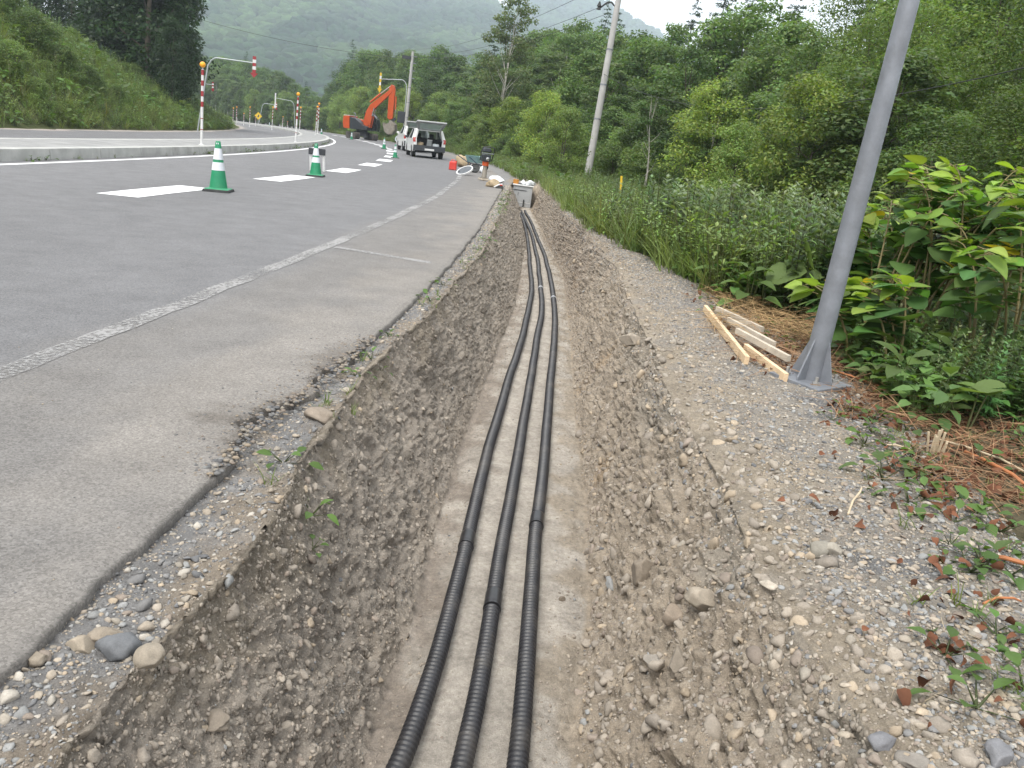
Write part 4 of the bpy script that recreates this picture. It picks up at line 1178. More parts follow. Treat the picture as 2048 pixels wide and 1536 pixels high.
    return e
q = hit(857, 317); cary = R(15)
car1 = make_car("estate_car", q, cary, "white estate car with raised tailgate and loaded open boot")
cm = car1.matrix_world
q2 = hit(833, 306)
make_car("van", q2 + Vector((-.32, 1.9, 0)), R(17), "white hatchback parked in front of the estate car, tailgate raised", 4.2, 1.69, 1.60, True)
def in_boot(x, y, z): return cm @ Vector((x, y, z))
lump("sack", in_boot(-.42, .48, .59), (.20, .24, .16), M_bag, 81, "tan sack in the open boot, left side", "bag")
m = MB(); m.box((0, 0, .16), (.26, .3, .32), M_grey, (.94, .94)); m.box((0, 0, .335), (.28, .32, .03), M_wht)
o = tag(m.build("storage_box", None, bevel=.012, loc=in_boot(.06, .5, .59)), "grey white lidded box in middle of the open boot", "box")
lump("plastic_bag", in_boot(.34, .32, .59), (.22, .2, .14), M_wbag, 83, "white plastic bag spilling over the boot edge, right side", "bag")

# ------------------------------------------------------------------ worker
q = hit(796, 291)
def worker(q):
    e = empty("person", q, "worker in yellow vest and white helmet kneeling beside the road", "person")
    J = [((0, 0, .48), .13), ((0, .02, .62), .13), ((0, .05, .80), .15), ((0, .06, .93), .13), ((0, .05, 1.00), .055), ((0, .03, 1.08), .07), ((0, .02, 1.16), .085), ((0, .02, 1.24), .075)]
    E_ = [(i, i + 1) for i in range(7)]
    for s in (-1, 1):
        n = len(J)
        J += [((s * .20, .05, .90), .062), ((s * .33, -.04, .70), .048), ((s * .36, -.22, .52), .036), ((s * .36, -.30, .47), .03)]
        E_ += [(3, n), (n, n + 1), (n + 1, n + 2), (n + 2, n + 3)]
        for k in range(4):                       # four fingers, then the thumb
            J += [((s * .36 + (k - 1.5) * .018, -.35, .455 - .004 * abs(k - 1)), .009), ((s * .36 + (k - 1.5) * .019, -.385 + .006 * abs(k - 1.4), .435), .008)]
            E_ += [(n + 3, n + 4 + 2 * k), (n + 4 + 2 * k, n + 5 + 2 * k)]
        J += [((s * .33, -.30, .45), .010), ((s * .315, -.335, .435), .009)]; E_ += [(n + 2, n + 12), (n + 12, n + 13)]
        n = len(J)
        J += [((s * .10, -.02, .44), .105), ((s * .16, -.38, .40 if s > 0 else .12), .075), ((s * .16, -.36 if s > 0 else .02, .10), .055), ((s * .16, -.46 if s > 0 else .12, .05), .045)]
        E_ += [(0, n), (n, n + 1), (n + 1, n + 2), (n + 2, n + 3)]
    me = bpy.data.meshes.new("body")
    me.from_pydata([p for p, _ in J], E_, [])
    o = link("body", me, e)
    o.modifiers.new("skin", 'SKIN'); o.modifiers.new("sub", 'SUBSURF').render_levels = 1
    for i, (_, r) in enumerate(J): me.skin_vertices[0].data[i].radius = (r, r)
    me.skin_vertices[0].data[0].use_root = True
    me.materials.append(M_shirt)
    m = MB(); m.lathe([(.155, .52), (.175, .62), (.19, .80), (.205, .90), (.15, .98), (.08, 1.0)], M_vest, 18, (0, .05, 0)); m.lathe([(.186, .62), (.190, .66)], M_refl, 18, (0, .05, 0)); m.build("vest", e, True)
    m = MB(); m.lathe([(.15, 1.17), (.125, 1.19), (.12, 1.24), (.09, 1.30), (.001, 1.33)], M_helm, 18, (0, .01, 0)); m.build("helmet", e, True)
    m = MB(); m.lathe([(.02, 1.04), (.07, 1.06), (.093, 1.12), (.09, 1.18)], M_skin, 14, (0, .01, 0)); m.box((0, -.085, 1.115), (.025, .03, .03), M_skin); m.box((-.033, -.078, 1.14), (.02, .012, .01), M_dark); m.box((.033, -.078, 1.14), (.02, .012, .01), M_dark); m.box((0, -.08, 1.075), (.04, .012, .008), M_lamp); m.build("face", e, True)
    m = MB()
    for s in (-1, 1): m.tube([(s * .10, -.02, .45), (s * .16, -.38, .41 if s > 0 else .13), (s * .16, -.36 if s > 0 else .02, .09)], [.12, .095, .075], M_trous, 10)
    m.build("trousers", e, True)
    return e
w = worker(q); w.rotation_euler.z = R(20); w.scale = (.85,) * 3

# ------------------------------------------------------------------ tools and bags on the shoulder
q = hit(905, 340)
e = empty("fuel_can", q, "bright red plastic fuel can on the road shoulder", "fuel can")
m = MB(); m.box((0, 0, .16), (.29, .20, .32), M_fuel, (.94, .9)); m.build("body", e, bevel=.035)
m = MB(); m.tube([(-.08, 0, .31), (-.07, 0, .37), (.05, 0, .37), (.06, 0, .31)], .015, M_fuel, 8); m.build("handle", e, True)
m = MB(); m.lathe([(.03, .31), (.03, .35), (.001, .352)], M_fuel, 10, (.11, 0, 0)); m.build("cap", e)
q = hit(929, 350)
e = empty("round_disc", q, "flat round grey disc with pale rim leaning beside the fuel can", "disc")
rt = Matrix.Rotation(R(-24), 3, 'Y') @ Matrix.Rotation(R(22), 3, 'X')
m = MB(); m.lathe([(.001, .0), (.26, .0), (.26, .035), (.001, .05)], M_disc, 32, (0, 0, .13), rt)
for k in range(5): m.box((0, 0, .165), (.03, .22, .012), M_dark, rot=rt @ Matrix.Rotation(R(72 * k), 3, 'Z'))
m.build("plate", e, True)
m = MB(); m.lathe([(.262, .0), (.30, .0), (.30, .045), (.262, .045), (.262, 0)], M_wht, 32, (0, 0, .13), rt); m.build("rim", e, True)
m = MB(); m.box((-.2, 0, .06), (.03, .03, .12), M_rub); m.build("foot", e)
lump("sack", hit(925, 334), (.30, .26, .30), M_bag, 91, "tan burlap sack heaped behind the round disc", "bag")
q = hit(948, 345); m = MB()
for k in range(5): m.lathe([(.16 + .02 * math.cos(a), .03 + .055 * k * .6 + .022 * math.sin(a)) for a in [6.283 * i / 6 for i in range(7)]], M_rub, 22, (.01 * k, 0, 0), Matrix.Rotation(R(58), 3, 'X') if k > 1 else None)
tag(m.build("hose_coil", None, True, loc=q + Vector((0, 0, .1))), "coiled black hose between the disc and the wheelbarrow", "hose")
q = hit(953, 341); e = empty("wheelbarrow", q, "wheelbarrow with pale teal tray behind the rammer", "wheelbarrow"); e.rotation_euler.z = R(60)
m = MB(); m.prism([(-.34, .30), (-.46, .56), (-.43, .56), (-.31, .33), (.25, .33), (.47, .56), (.50, .56), (.29, .30)], -.27, .27, M_teal)
for s in (-1, 1): m.add([(-.34, s * .26, .30), (.29, s * .26, .30), (.50, s * .32, .56), (-.46, s * .32, .56), (-.34, s * .245, .30), (.29, s * .245, .30), (.50, s * .305, .56), (-.46, s * .305, .56)], [(0, 1, 2, 3), (7, 6, 5, 4), (0, 4, 5, 1), (1, 5, 6, 2), (2, 6, 7, 3), (3, 7, 4, 0)], M_teal)
m.build("tray", e)
m = MB()
for s in (-1, 1): m.tube([(-1.0, s * .28, .52), (-.35, s * .22, .28), (.62, s * .06, .18)], .017, M_blue, 8); m.tube([(-.30, s * .22, .28), (-.38, s * .24, .0), (-.22, s * .24, .0), (-.16, s * .21, .27)], .015, M_blue, 8)
m.build("frame", e, True)
m = MB(); m.lathe([(.10, -.03), (.155, -.04), (.17, 0), (.155, .04), (.10, .03), (.001, .03)], M_tyre, 20, (.62, 0, .17), Matrix.Rotation(R(90), 3, 'X')); m.build("wheel", e, True)
lump("plastic_bag", hit(963, 346), (.16, .13, .17), M_wbag, 92, "white plastic sack on the ground behind the rammer", "bag")
q = hit(967, 361); e = empty("rammer", q, "black and orange upright tamping rammer on the road shoulder", "rammer"); e.rotation_euler.z = R(25)
m = MB(); m.box((0, 0, .035), (.26, .34, .05), M_woodg, (1, 1)); m.box((0, .02, .075), (.2, .26, .03), M_bkt); m.build("shoe", e, bevel=.01)
m = MB(); m.tube([(0, 0, .09), (.005, .01, .2), (.01, .03, .34), (.015, .04, .46)], [.085, .075, .07, .065], M_bkt, 14); m.build("bellows", e, True)
m = MB(); m.tube([(.015, .04, .44), (.02, .05, .58)], [.10, .105], M_ora, 14); m.build("spring_housing", e, True)
m = MB(); m.box((.02, .06, .68), (.24, .28, .22), M_dark); m.lathe([(.001, 0), (.06, .005), (.06, .1)], M_chr, 14, (.02, -.12, .66), Matrix.Rotation(R(-90), 3, 'X')); m.build("engine", e, bevel=.03)
m = MB(); m.box((.02, .08, .92), (.30, .22, .14), M_dark, (.8, .7)); m.build("fuel_tank", e, bevel=.04)
m = MB(); m.tube([(-.17, .05, .60), (-.19, -.02, .86), (-.17, -.10, 1.0), (0, -.13, 1.03), (.21, -.10, 1.0), (.23, -.02, .86), (.21, .05, .60)], .018, M_rub, 8); m.tube([(-.18, -.05, .82), (.22, -.05, .82)], .016, M_steel, 8); m.build("handle", e, True)
lump("sack", hit(985, 374), (.20, .20, .17), M_bag, 93, "open brown burlap bag on shoulder beside the cable pit", "bag")
lump("plastic_bag", hit(994, 366), (.24, .18, .13), M_wbag, 94, "white plastic sheet bundle on shoulder behind the burlap bag", "bag")
q = hit(999, 377); m = MB(); m.box((0, 0, .04), (.20, .12, .08), M_rub, (.8, .8)); m.box((.02, 0, .095), (.06, .1, .03), M_fuel, rot=Matrix.Rotation(.5, 3, 'Z')); m.tube([(-.15, -.05, .02), (-.02, -.03, .1), (.06, .02, .12)], .018, M_wht, 8)
tag(m.build("hand_tool", None, True, loc=q), "small black and red hand tool beside the burlap bag", "tool")
X_, Y_ = along(1259, 21); q = Vector((X_, Y_, float(terrain(X_, Y_)))); tq = up_at(q, 1243, 352)
m = MB(); d = tq - q; m.box((d.x / 2, 0, d.z / 2), (.055, .02, d.length), M_yel, rot=Matrix.Rotation(math.atan2(d.x, d.z), 3, 'Y'))
tag(m.build("marker_stake", None, bevel=.003, loc=q), "leaning yellow marker stake in the grass right of the utility pole", "stake")

# ------------------------------------------------------------------ cobbles that stand out
def cobble(px, py, size, seed, col_, lab, sub=3, rough=.22, flat=(1, .8, .62), yaw=0, sink=.3, seg=None):
    best = None                                     # nearest built ground point along the line of sight
    d = ray(px, py); d = d / np.linalg.norm(d)
    V_ = GP[16:480, :, :].reshape(-1, 3) - np.array([0, 0, EYE])
    t = V_ @ d; r2 = (V_ ** 2).sum(1) - t * t
    c = np.where((r2 < (.02 + t * .0022) ** 2) & (t > .5))[0]
    k = c[np.argmin(t[c])] if len(c) else int(np.argmin(r2))
    p, n = GP[16:480].reshape(-1, 3)[k], GN[16:480].reshape(-1, 3)[k]
    v, f = stone(seed, sub, rough, flat)
    c_, s_ = math.cos(yaw), math.sin(yaw)
    v = v @ np.array([[c_, s_, 0], [-s_, c_, 0], [0, 0, 1]]) * size
    cc = .82 * np.array(col_)[None] * (1 + .18 * vnoise(v[:, 0] * 40, v[:, 1] * 40, v[:, 2] * 40, seed))[:, None]
    o = link("cobble", npmesh("cobble", v, f, M_stone, cc, True), None, Vector(p + n * size * (.45 - sink)))
    tag(o, lab, "stone")
cobble(1637, 1088, .042, 501, (.27, .25, .21), "round brown cobble on bank gravel, left of a touching pair", flat=(1, .95, .9), rough=.12)
cobble(1668, 1092, .036, 502, (.33, .30, .25), "smaller pale cobble on bank gravel, right of the touching pair", flat=(1, .8, .75), rough=.12)
cobble(1395, 1208, .058, 503, (.36, .31, .245), "large smooth rounded cobble sticking out of right trench side", flat=(1, .75, .85), rough=.2, sink=.15)
cobble(1331, 1226, .042, 504, (.27, .22, .17), "egg shaped cobble in right trench side, beside the large smooth one", flat=(1, .9, .9), rough=.15, sink=.15)
cobble(1278, 1140, .062, 505, (.24, .20, .155), "large earth covered boulder bulging from the right trench side", flat=(1, .8, 1), sink=.35)
cobble(1348, 1308, .055, 506, (.33, .285, .23), "long split stone set upright in the right trench side", flat=(.5, .5, 1.1), rough=.35, yaw=.5)
cobble(1298, 1322, .034, 507, (.32, .29, .25), "small pale stone left of the split stone", rough=.25)
cobble(1217, 657, .075, 508, (.36, .31, .25), "pale angular stone halfway up the far right trench side", rough=.4, sink=.15)
cobble(243, 1292, .050, 509, (.16, .165, .172), "dark grey angular stone on the gravel strip near the asphalt", 2, .45, (1, .8, .7), .4)
cobble(296, 1297, .038, 510, (.33, .285, .225), "round tan cobble beside the dark angular stone", flat=(1, .9, .85), rough=.14)
cobble(158, 1277, .036, 511, (.34, .29, .225), "tan rounded cobble at the asphalt edge, left of dark stone", flat=(1, .8, .7))
cobble(205, 1264, .040, 512, (.30, .255, .20), "elongated brown cobble lying between the two tan ones", flat=(1.25, .7, .65), rough=.2)
cobble(78, 1300, .024, 513, (.27, .23, .18), "small brown pebble beside the asphalt in the near corner", flat=(1, .9, .8))
cobble(448, 1443, .036, 514, (.24, .205, .165), "brown stone stuck in the near left trench side", rough=.3)
cobble(637, 825, .060, 515, (.27, .225, .18), "flat brown rock on shoulder beside the broken asphalt", 2, .4, (1.2, .8, .55), -.3)
cobble(1775, 1468, .034, 516, (.20, .20, .21), "grey slate chip on the near right bank gravel", 2, .4, (1, .8, .5), .6)
cobble(1835, 1505, .036, 517, (.26, .235, .205), "brown grey stone on the near right bank gravel, bottom", 2, .35, (1, .85, .5))
cobble(2005, 1490, .040, 518, (.22, .22, .23), "long slate stone at the near right corner", 2, .4, (1.3, .6, .5), .9)
cobble(1552, 1167, .026, 519, (.45, .40, .33), "pale triangular pebble on the bank crest", 2, .45, (1, .8, .5))
cobble(1132, 1192, .016, 520, (.20, .165, .13), "small dark stone on trench floor right of the conduits", flat=(1, .9, .9))

# ================================================================== VEGETATION
M_leaf = leaf_mat("tree_leaves", .40, .5, .30, mean=1.14)
M_weed = leaf_mat("weed_leaves", .35, .5, .10)
M_big = leaf_mat("broad_leaves", .38, .55, .06, .3)
M_dry = attr_mat("dry_litter", .9, .2, (30,), .0)
M_bark = mat("bark", (.085, .068, .052), .95, 0, .25, 6, .6, 30, (.16, .15, .13), .4)
M_birch = mat("pale_birch_bark", (.50, .47, .42), .8, 0, .15, 4, .3, 20, (.08, .07, .06), .5)

def leafcard(c, n, L, W, g, bend=.25):
    k = len(c)
    t = g.normal(size=(k, 3)); t -= (t * n).sum(1, keepdims=True) * n; t /= np.linalg.norm(t, axis=1, keepdims=True) + 1e-9
    b = np.cross(n, t)
    L = np.broadcast_to(L, (k,))[:, None]; W = np.broadcast_to(W, (k,))[:, None]
    V = np.stack([c - t * L / 2, c + b * W / 2 + t * L * .06 - n * L * bend * .3, c + t * L / 2 - n * L * bend * .6, c - b * W / 2 + t * L * .06 - n * L * bend * .3], 1)
    return V.reshape(-1, 3), (np.arange(k)[:, None] * 4 + np.arange(4)[None])
def crown(seed, H, W, z0, ncl, nleaf, L, c0, airy=.0, kind='oval', wl=.6, cvar=.28):
    g = np.random.default_rng(seed)
    t = g.random(ncl) ** .85
    pr = {'oval': np.sin(np.pi * np.clip(.10 + .86 * t, 0, 1) ** .85) ** .75, 'cone': 1 - t * .93, 'spread': np.clip(.45 + 1.1 * t, 0, 1) * np.sqrt(np.clip(1.12 - t, 0, 1)) * 1.25, 'column': np.sin(np.pi * (.12 + .8 * t)) ** .5, 'shrub': np.sqrt(np.clip(1 - t ** 1.6, 0, 1)) + .1}[kind]
    a = g.uniform(0, 2 * np.pi, ncl); rr = W / 2 * pr * np.sqrt(g.uniform(.12, 1, ncl)) * .86
    C = np.stack([rr * np.cos(a), rr * np.sin(a), z0 + (H - z0) * t * .95], 1)
    rc = W * g.uniform(.10, .20, ncl) * (1 - .35 * t) * (1 - airy * .35)
    pk = rc ** 2 / (rc ** 2).sum(); own = g.choice(ncl, nleaf, p=pk)
    d = g.normal(size=(nleaf, 3)); d /= np.linalg.norm(d, axis=1, keepdims=True)
    q = C[own] + d * (rc[own] * (.25 + .75 * g.random(nleaf) ** .45))[:, None] * np.array([1.15, 1.15, .72])
    n = d * .65 + np.array([0, 0, .85]) + g.normal(size=(nleaf, 3)) * .45; n /= np.linalg.norm(n, axis=1, keepdims=True)
    s = L * g.uniform(.6, 1.35, nleaf)
    V, F = leafcard(q, n, s, s * wl, g)
    cl = g.uniform(1 - cvar, 1 + cvar, (ncl, 1))[own] * g.uniform(.72, 1.3, (nleaf, 1)) * np.array(c0)
    cl[:, 0] *= g.uniform(.85, 1.25, nleaf)
    return V, F, np.repeat(cl, 4, 0), C
def spruce(seed, H, W, nleaf, L, c0):
    g = np.random.default_rng(seed)
    nw = 30; tw = np.repeat(np.linspace(.04, .985, nw), 9) + g.normal(0, .008, nw * 9); nb = len(tw)
    a = g.uniform(0, 6.28, nb); ln = (W / 2) * (1 - tw) ** .8 * g.uniform(.55, 1.12, nb) + .08
    own = g.choice(nb, nleaf, p=(ln + .04) ** 1.25 / ((ln + .04) ** 1.25).sum()); u = g.random(nleaf) ** .75
    rad = u * ln[own]; z = H * tw[own] - rad * .34 + u * u * ln[own] * .2 + g.normal(0, .03, nleaf)
    aa = a[own] + g.normal(0, .22, nleaf) * (.5 + .5 * (1 - u))
    q = np.stack([rad * np.cos(aa), rad * np.sin(aa), z - g.random(nleaf) * .22 * (1 - tw[own])], 1)
    n = np.array([0, 0, 1]) + g.normal(size=(nleaf, 3)) * .6; n /= np.linalg.norm(n, axis=1, keepdims=True)
    s = L * g.uniform(.6, 1.3, nleaf) * (1 - .5 * tw[own]); V, F = leafcard(q, n, s, s * .34, g, .5)
    cl = g.uniform(.6, 1.4, (nleaf, 1)) * g.uniform(.8, 1.2, (nb, 1))[own] * np.array(c0)
    return V, F, np.repeat(cl, 4, 0), None
def make_tree(name, cr, H, r, m_bark=None, stems=1, seed=0, lean=.25, sub=14, m_leaf=None):
    """an unplaced tree: Empty > trunk, crown"""
    V, F, C, cc = cr
    V[:, 2] *= H / np.percentile(V[:, 2], 99.7)
    root = empty(name)
    link("crown", npmesh("crown", V, F, m_leaf or M_leaf, C), root)
    m = MB(); g = random.Random(seed); mb = m_bark or M_bark
    for s in range(stems):
        ox, oy = (g.uniform(-.35, .35), g.uniform(-.35, .35)) if stems > 1 else (0, 0)
        sx, sy = g.uniform(-lean, lean) * (1 if stems == 1 else 3), g.uniform(-lean, lean) * (1 if stems == 1 else 3)
        pts = [(ox + sx * t + .1 * math.sin(5 * t + s), oy + sy * t + .1 * math.cos(4 * t + s), -.25 + H * .93 * t) for t in (0, .12, .3, .5, .7, .85, 1)]
        m.tube(pts, [r * k / stems ** .4 for k in (1.25, 1, .85, .65, .45, .25, .08)], mb, 8)
        if cc is not None:
            for c in g.sample(list(map(tuple, cc)), min(sub // stems + 1, len(cc))):
                t = max(.18, min(.8, c[2] / H - .18)); p = Vector((ox + sx * t, oy + sy * t, H * .93 * t))
                q = Vector(c); m.tube([p, p.lerp(q, .5) + Vector((0, 0, -.1)), q], [r * .28, r * .18, r * .05], mb, 5)
    m.build("trunk", root, True)
    return root
G1, G2, G3, G4, G5, G6 = (.058, .104, .030), (.078, .132, .040), (.15, .21, .05), (.10, .15, .062), (.040, .066, .028), (.018, .042, .016)
KINDS = {}
def kind(k, build, H, W): KINDS[k] = (build, H, W, [])
kind('dense', [lambda i=i: make_tree("broadleaf_tree", crown(100 + i, 9, 6.4, .7, 95, 15000, .20, G1 if i % 2 else (.072, .122, .036), 0, 'oval'), 9, .16, None, 1, i) for i in range(4)], 9, 6.4)
kind('mid', [lambda i=i: make_tree("broadleaf_tree", crown(120 + i, 10, 6.2, .8, 85, 14000, .19, G2 if i % 2 else (.090, .145, .048), .2, 'oval'), 10, .15, None, 1, i + 9) for i in range(4)], 10, 6.2)
kind('light', [lambda i=i: make_tree("broadleaf_tree", crown(140 + i, 6.5, 5.2, .5, 75, 13000, .16, G3 if i % 2 else (.13, .195, .055), .25, 'spread', .5), 6.5, .09, None, 2, i + 19) for i in range(3)], 6.5, 5.2)
kind('slim', [lambda i=i: make_tree("slender_tree", crown(160 + i, 11, 3.9, 1.2, 80, 11000, .18, G4, .35, 'column', .62), 11, .11, M_birch if i else M_bark, 1, i + 29) for i in range(3)], 11, 3.9)
kind('willow', [lambda i=i: make_tree("multi_stem_tree", crown(180 + i, 10, 7.0, .9, 150, 34000, .125, (.096, .15, .036) if i else (.082, .132, .034), .3, 'spread', .45), 10, .12, None, 5, i + 39, .45, 40) for i in range(2)], 10, 7.0)
kind('spruce', [lambda i=i: make_tree("conifer_tree", spruce(200 + i, 14, 5.2, 20000, .27, (.030, .058, .028)), 14, .17, None, 1, i + 49, .05) for i in range(2)], 14, 5.2)
kind('shrub', [lambda i=i: make_tree("shrub", crown(220 + i, 2.6, 3.4, .05, 60, 8000, .11, (.07, .118, .034) if i % 2 else (.10, .155, .046), .1, 'shrub', .5), 2.2, .04, None, 4, i + 59, .3, 16) for i in range(3)], 2.6, 3.4)
tg = random.Random(11)
def plant_tree(k, x, y, H, lab, cat, group, wide=1.0, tilt=0.0):
    build, H0_, W0_, made = KINDS[k]
    i = tg.randrange(len(build)) 
    while len(made) <= i: made.append(None)
    if made[i] is None:
        made[i] = build[i](); o = made[i]
    else: o = copy_tree(made[i])
    s = H / H0_
    w = s * wide * tg.uniform(.92, 1.12)
    o.matrix_world = Matrix.Translation((x, y, float(terrain(x, y)) - .05)) @ Matrix.Rotation(tilt, 4, 'Y') @ Matrix.Rotation(tg.uniform(0, 6.28), 4, 'Z') @ Matrix.Diagonal((w, w, s, 1))
    tag(o, lab, cat, group)
    return o
SKY = K([300, 370, 400, 440, 480, 530, 560, 600, 640, 655, 668, 700, 760, 800, 850, 880, 905, 940, 970, 1010, 1050, 1100, 1150, 1200, 1235, 1265, 1300, 1340, 1380, 1420, 1490, 1530, 1560, 1605, 1640, 1750, 2048, 2500],
        [130, 120, 96, 104, 118, 136, 150, 166, 196, 190, 148, 106, 96, 108, 90, 96, 122, 118, 104, 98, 76, 48, 34, 62, 56, 64, 84, 50, 30, 40, 18, 40, 24, 12, -30, -90, -170, -200])
FXK = K([0, 12, 20, 30, 40, 50, 60], [9.6, 9.0, 7.8, 6.2, 4.2, 0.2, -3.8])
def FX(y): return float(FXK(y)) if y < 60 else 2.2 + float(curve(y))
LB = {'dense': ("dense dark green broadleaf tree in the %s of the roadside forest", "tree"), 'mid': ("mid green rounded broadleaf tree in the %s of the roadside forest", "tree"),
      'light': ("yellow green low branching tree in the %s of the roadside forest", "tree"), 'slim': ("slender pale green tree in the %s of the roadside forest", "tree"),
      'willow': ("many stemmed tree behind the steel pole in the %s of the forest", "tree"), 'spruce': ("dark pointed conifer rising in the %s of the roadside forest", "conifer"), 'shrub': ("leafy shrub at the foot of the roadside forest, %s", "shrub")}
def top_h(x, y, f):
    px = project((x, y, EYE))[0]
    d = ray(px, float(SKY(px))); z = d[2] / d[1] * y + EYE
    return max((z - float(terrain(x, y))) * f, 1.2), px
for row, (off, sp, f0, f1, mix, nm) in enumerate([(1.3, 2.3, .42, .66, ['light', 'mid', 'dense', 'mid', 'light', 'slim'], 'front row'), (4.6, 2.9, .62, .86, ['dense', 'mid', 'dense', 'mid', 'slim', 'light'], 'second row'),
                                                  (9.0, 3.5, .92, 1.03, ['dense', 'mid', 'dense', 'slim', 'mid'], 'third row'), (14.5, 4.6, .98, 1.06, ['mid', 'dense', 'spruce', 'dense'], 'back row')]):
    y = 10.0
    while y < 232:
        x = FX(y) + off * (1 if y < 60 else 1.15) + tg.uniform(-.8, .8)
        yy = y + tg.uniform(-.8, .8)
        H, px = top_h(x, yy, tg.uniform(f0, f1))
        kk = tg.choice(mix)
        if px > 1560 and row < 3: kk = tg.choice(['willow', 'willow', 'mid', 'dense'])
        if row == 3 and 1330 < px < 1640: kk = 'spruce'
        if row == 3 and kk == 'spruce': H *= 1.12
        if 300 < px < 2350 and H > 1.3:
            if px > 1290: H *= 1.12 if row < 3 else 1.04
            if row < 2 and kk == 'light': H = min(H, 7.0)
            if kk != 'spruce' and 1330 < px < 1620: H *= .97
            H = min(H, 15 if kk != 'spruce' else 20)
            wide = 1.35 if kk == 'spruce' else min(max(1.0, 4.6 / (KINDS[kk][2] * H / KINDS[kk][1])), 1.5)
            plant_tree(kk, x, yy, H, LB[kk][0] % nm, LB[kk][1], "roadside forest trees", wide)
        y += sp * tg.uniform(.8, 1.25) * (1 if y < 100 else 1.45)
y = 9.0
while y < 120:                                   # shrubs along the forest foot
    x = FX(y) - tg.uniform(-.6, .9)
    px = project((x, y, EYE))[0]
    if 640 < px < 2300:
        plant_tree('shrub', x, y, tg.uniform(1.6, 3.0), LB['shrub'][0] % ("right of the concrete pole" if y < 38 else "left of the concrete pole"), "shrub", "shrubs at the forest foot")
    y += tg.uniform(1.3, 2.4) * (1 if y < 60 else 1.5)
x, yy = along(985, 62)
H = at(1008, -22, yy).z - float(terrain(x, yy))
o = make_tree("birch_tree", crown(301, 12, 4.6, 1.5, 110, 15000, .17, (.13, .18, .078), .3, 'column', .65), 12, .085, M_birch, 1, 77, .5, 26)
o.matrix_world = Matrix.Translation((x, yy, float(terrain(x, yy)))) @ Matrix.Rotation(.06, 4, 'Y') @ Matrix.Scale(H / 12, 4); tag(o, "tall airy birch with pale trunk standing above the forest skyline", "tree")
for px, ty, yd, lab in ((1085, 178, 43, "yellow green spreading tree left of the concrete pole"), (1130, 215, 33, "smaller yellow green tree touching the concrete pole"), (1415, 165, 27, "bright yellow green tree in the forest gap right of concrete pole"), (1475, 240, 24, "pale yellow green small tree right of the bright one"), (1600, 140, 22, "light green tree directly left of the steel pole")):
    x, yy = along(px, yd); plant_tree('light', x, yy, at(px, ty, yd).z - float(terrain(x, yy)), lab, "tree", None, 1.05)
x, yy = along(1395, 27); o = make_tree("slender_tree", crown(302, 5.2, 2.6, 1.6, 40, 4200, .13, (.075, .12, .04), .4, 'oval', .55), 5, .05, M_birch, 1, 78, .3, 12)
o.matrix_world = Matrix.Translation((x, yy, float(terrain(x, yy)))) @ Matrix.Rotation(.12, 4, 'Y'); tag(o, "young tree with thin pale leaning stem before the forest", "tree")
o.matrix_world = o.matrix_world @ Matrix.Scale(.8, 4)
x, yy = along(1300, 31); o = make_tree("slender_tree", crown(303, 4.2, 2.2, 1.5, 30, 3000, .13, (.06, .105, .035), .4, 'oval', .55), 4, .04, M_birch, 1, 79, .3, 10)
o.matrix_world = Matrix.Translation((x, yy, float(terrain(x, yy)))); tag(o, "small thin stemmed sapling right of the yellow stake", "tree")
for i, (px, yd, H, wd) in enumerate([(228, 74, 12, 1.1), (262, 66, 13, 1.1), (300, 62, 13, 1.05), (328, 68, 12.5, 1.0), (352, 66, 8.5, .8), (345, 58, 6.0, .75), (150, 84, 14, 1.1), (80, 90, 16, 1.1)]):
    x, yy = along(px, yd)
    bld, H0_, W0_, _ = KINDS['dense']
    o = make_tree("broadleaf_tree", crown(320 + i, 9, 6.0, .4, 90, 13000, .20, (.020, .044, .015), 0, 'oval'), 9, .16, None, 1, 90 + i) if i < 3 else copy_tree(dark_keep[i % 3])
    if i == 0: dark_keep = []
    if i < 3: dark_keep.append(o)
    o.matrix_world = Matrix.Translation((x, yy, float(terrain(x, yy)) - .3)) @ Matrix.Rotation(i * 1.7, 4, 'Z') @ Matrix.Diagonal((H / 9 * wd, H / 9 * wd, H / 9, 1))
    tag(o, ["large very dark tree farthest left on the hillside crest", "large very dark tree second from left on the hillside crest", "tallest very dark tree in the middle of the hillside crest", "large very dark tree right of middle on the hillside crest", "dark tree at the right edge of the hillside clump", "low dark tree in front of the hillside clump", "dark tree top peeking over the grassy hillside crest", "dark tree at the top left corner behind the crest"][i], "tree", "dark trees on the left hillside")

# ------------------------------------------------------------------ weeds: small plants as (V, F, C)
def blade_leaf(L, W, prof, fold=.25, droop=.3):
    ts = [p[0] for p in prof]; V, F = [], []
    for t, h in prof:
        z = -droop * t * t * L
        V += [(L * t, 0, z), (L * t, W * h, z + fold * W * h), (L * t, -W * h, z + fold * W * h)]
    for i in range(len(prof) - 1):
        a, b = 3 * i, 3 * i + 3
        F += [(a, b, b + 1), (a, b + 1, a + 1), (a, b + 2, b), (a, a + 2, b + 2)]
    return np.array(V, float), np.array(F)
OV = [(0, .03), (.25, .40), (.55, .5), (.82, .28), (1, .0)]
HEART = [(0, .02), (.04, .30), (.2, .5), (.45, .48), (.72, .30), (.9, .12), (1, 0)]
LANCE = [(0, .1), (.45, .5), (1, 0)]
def place(V, yaw, pitch, loc, roll=0):
    x, y, z = V[:, 0], V[:, 1], V[:, 2]
    c, s = math.cos(roll), math.sin(roll); y, z = y * c - z * s, y * s + z * c
    c, s = math.cos(pitch), math.sin(pitch); x, z = x * c - z * s, x * s + z * c
    c, s = math.cos(yaw), math.sin(yaw); x, y = x * c - y * s, x * s + y * c
    return np.stack([x, y, z], 1) + np.array(loc)
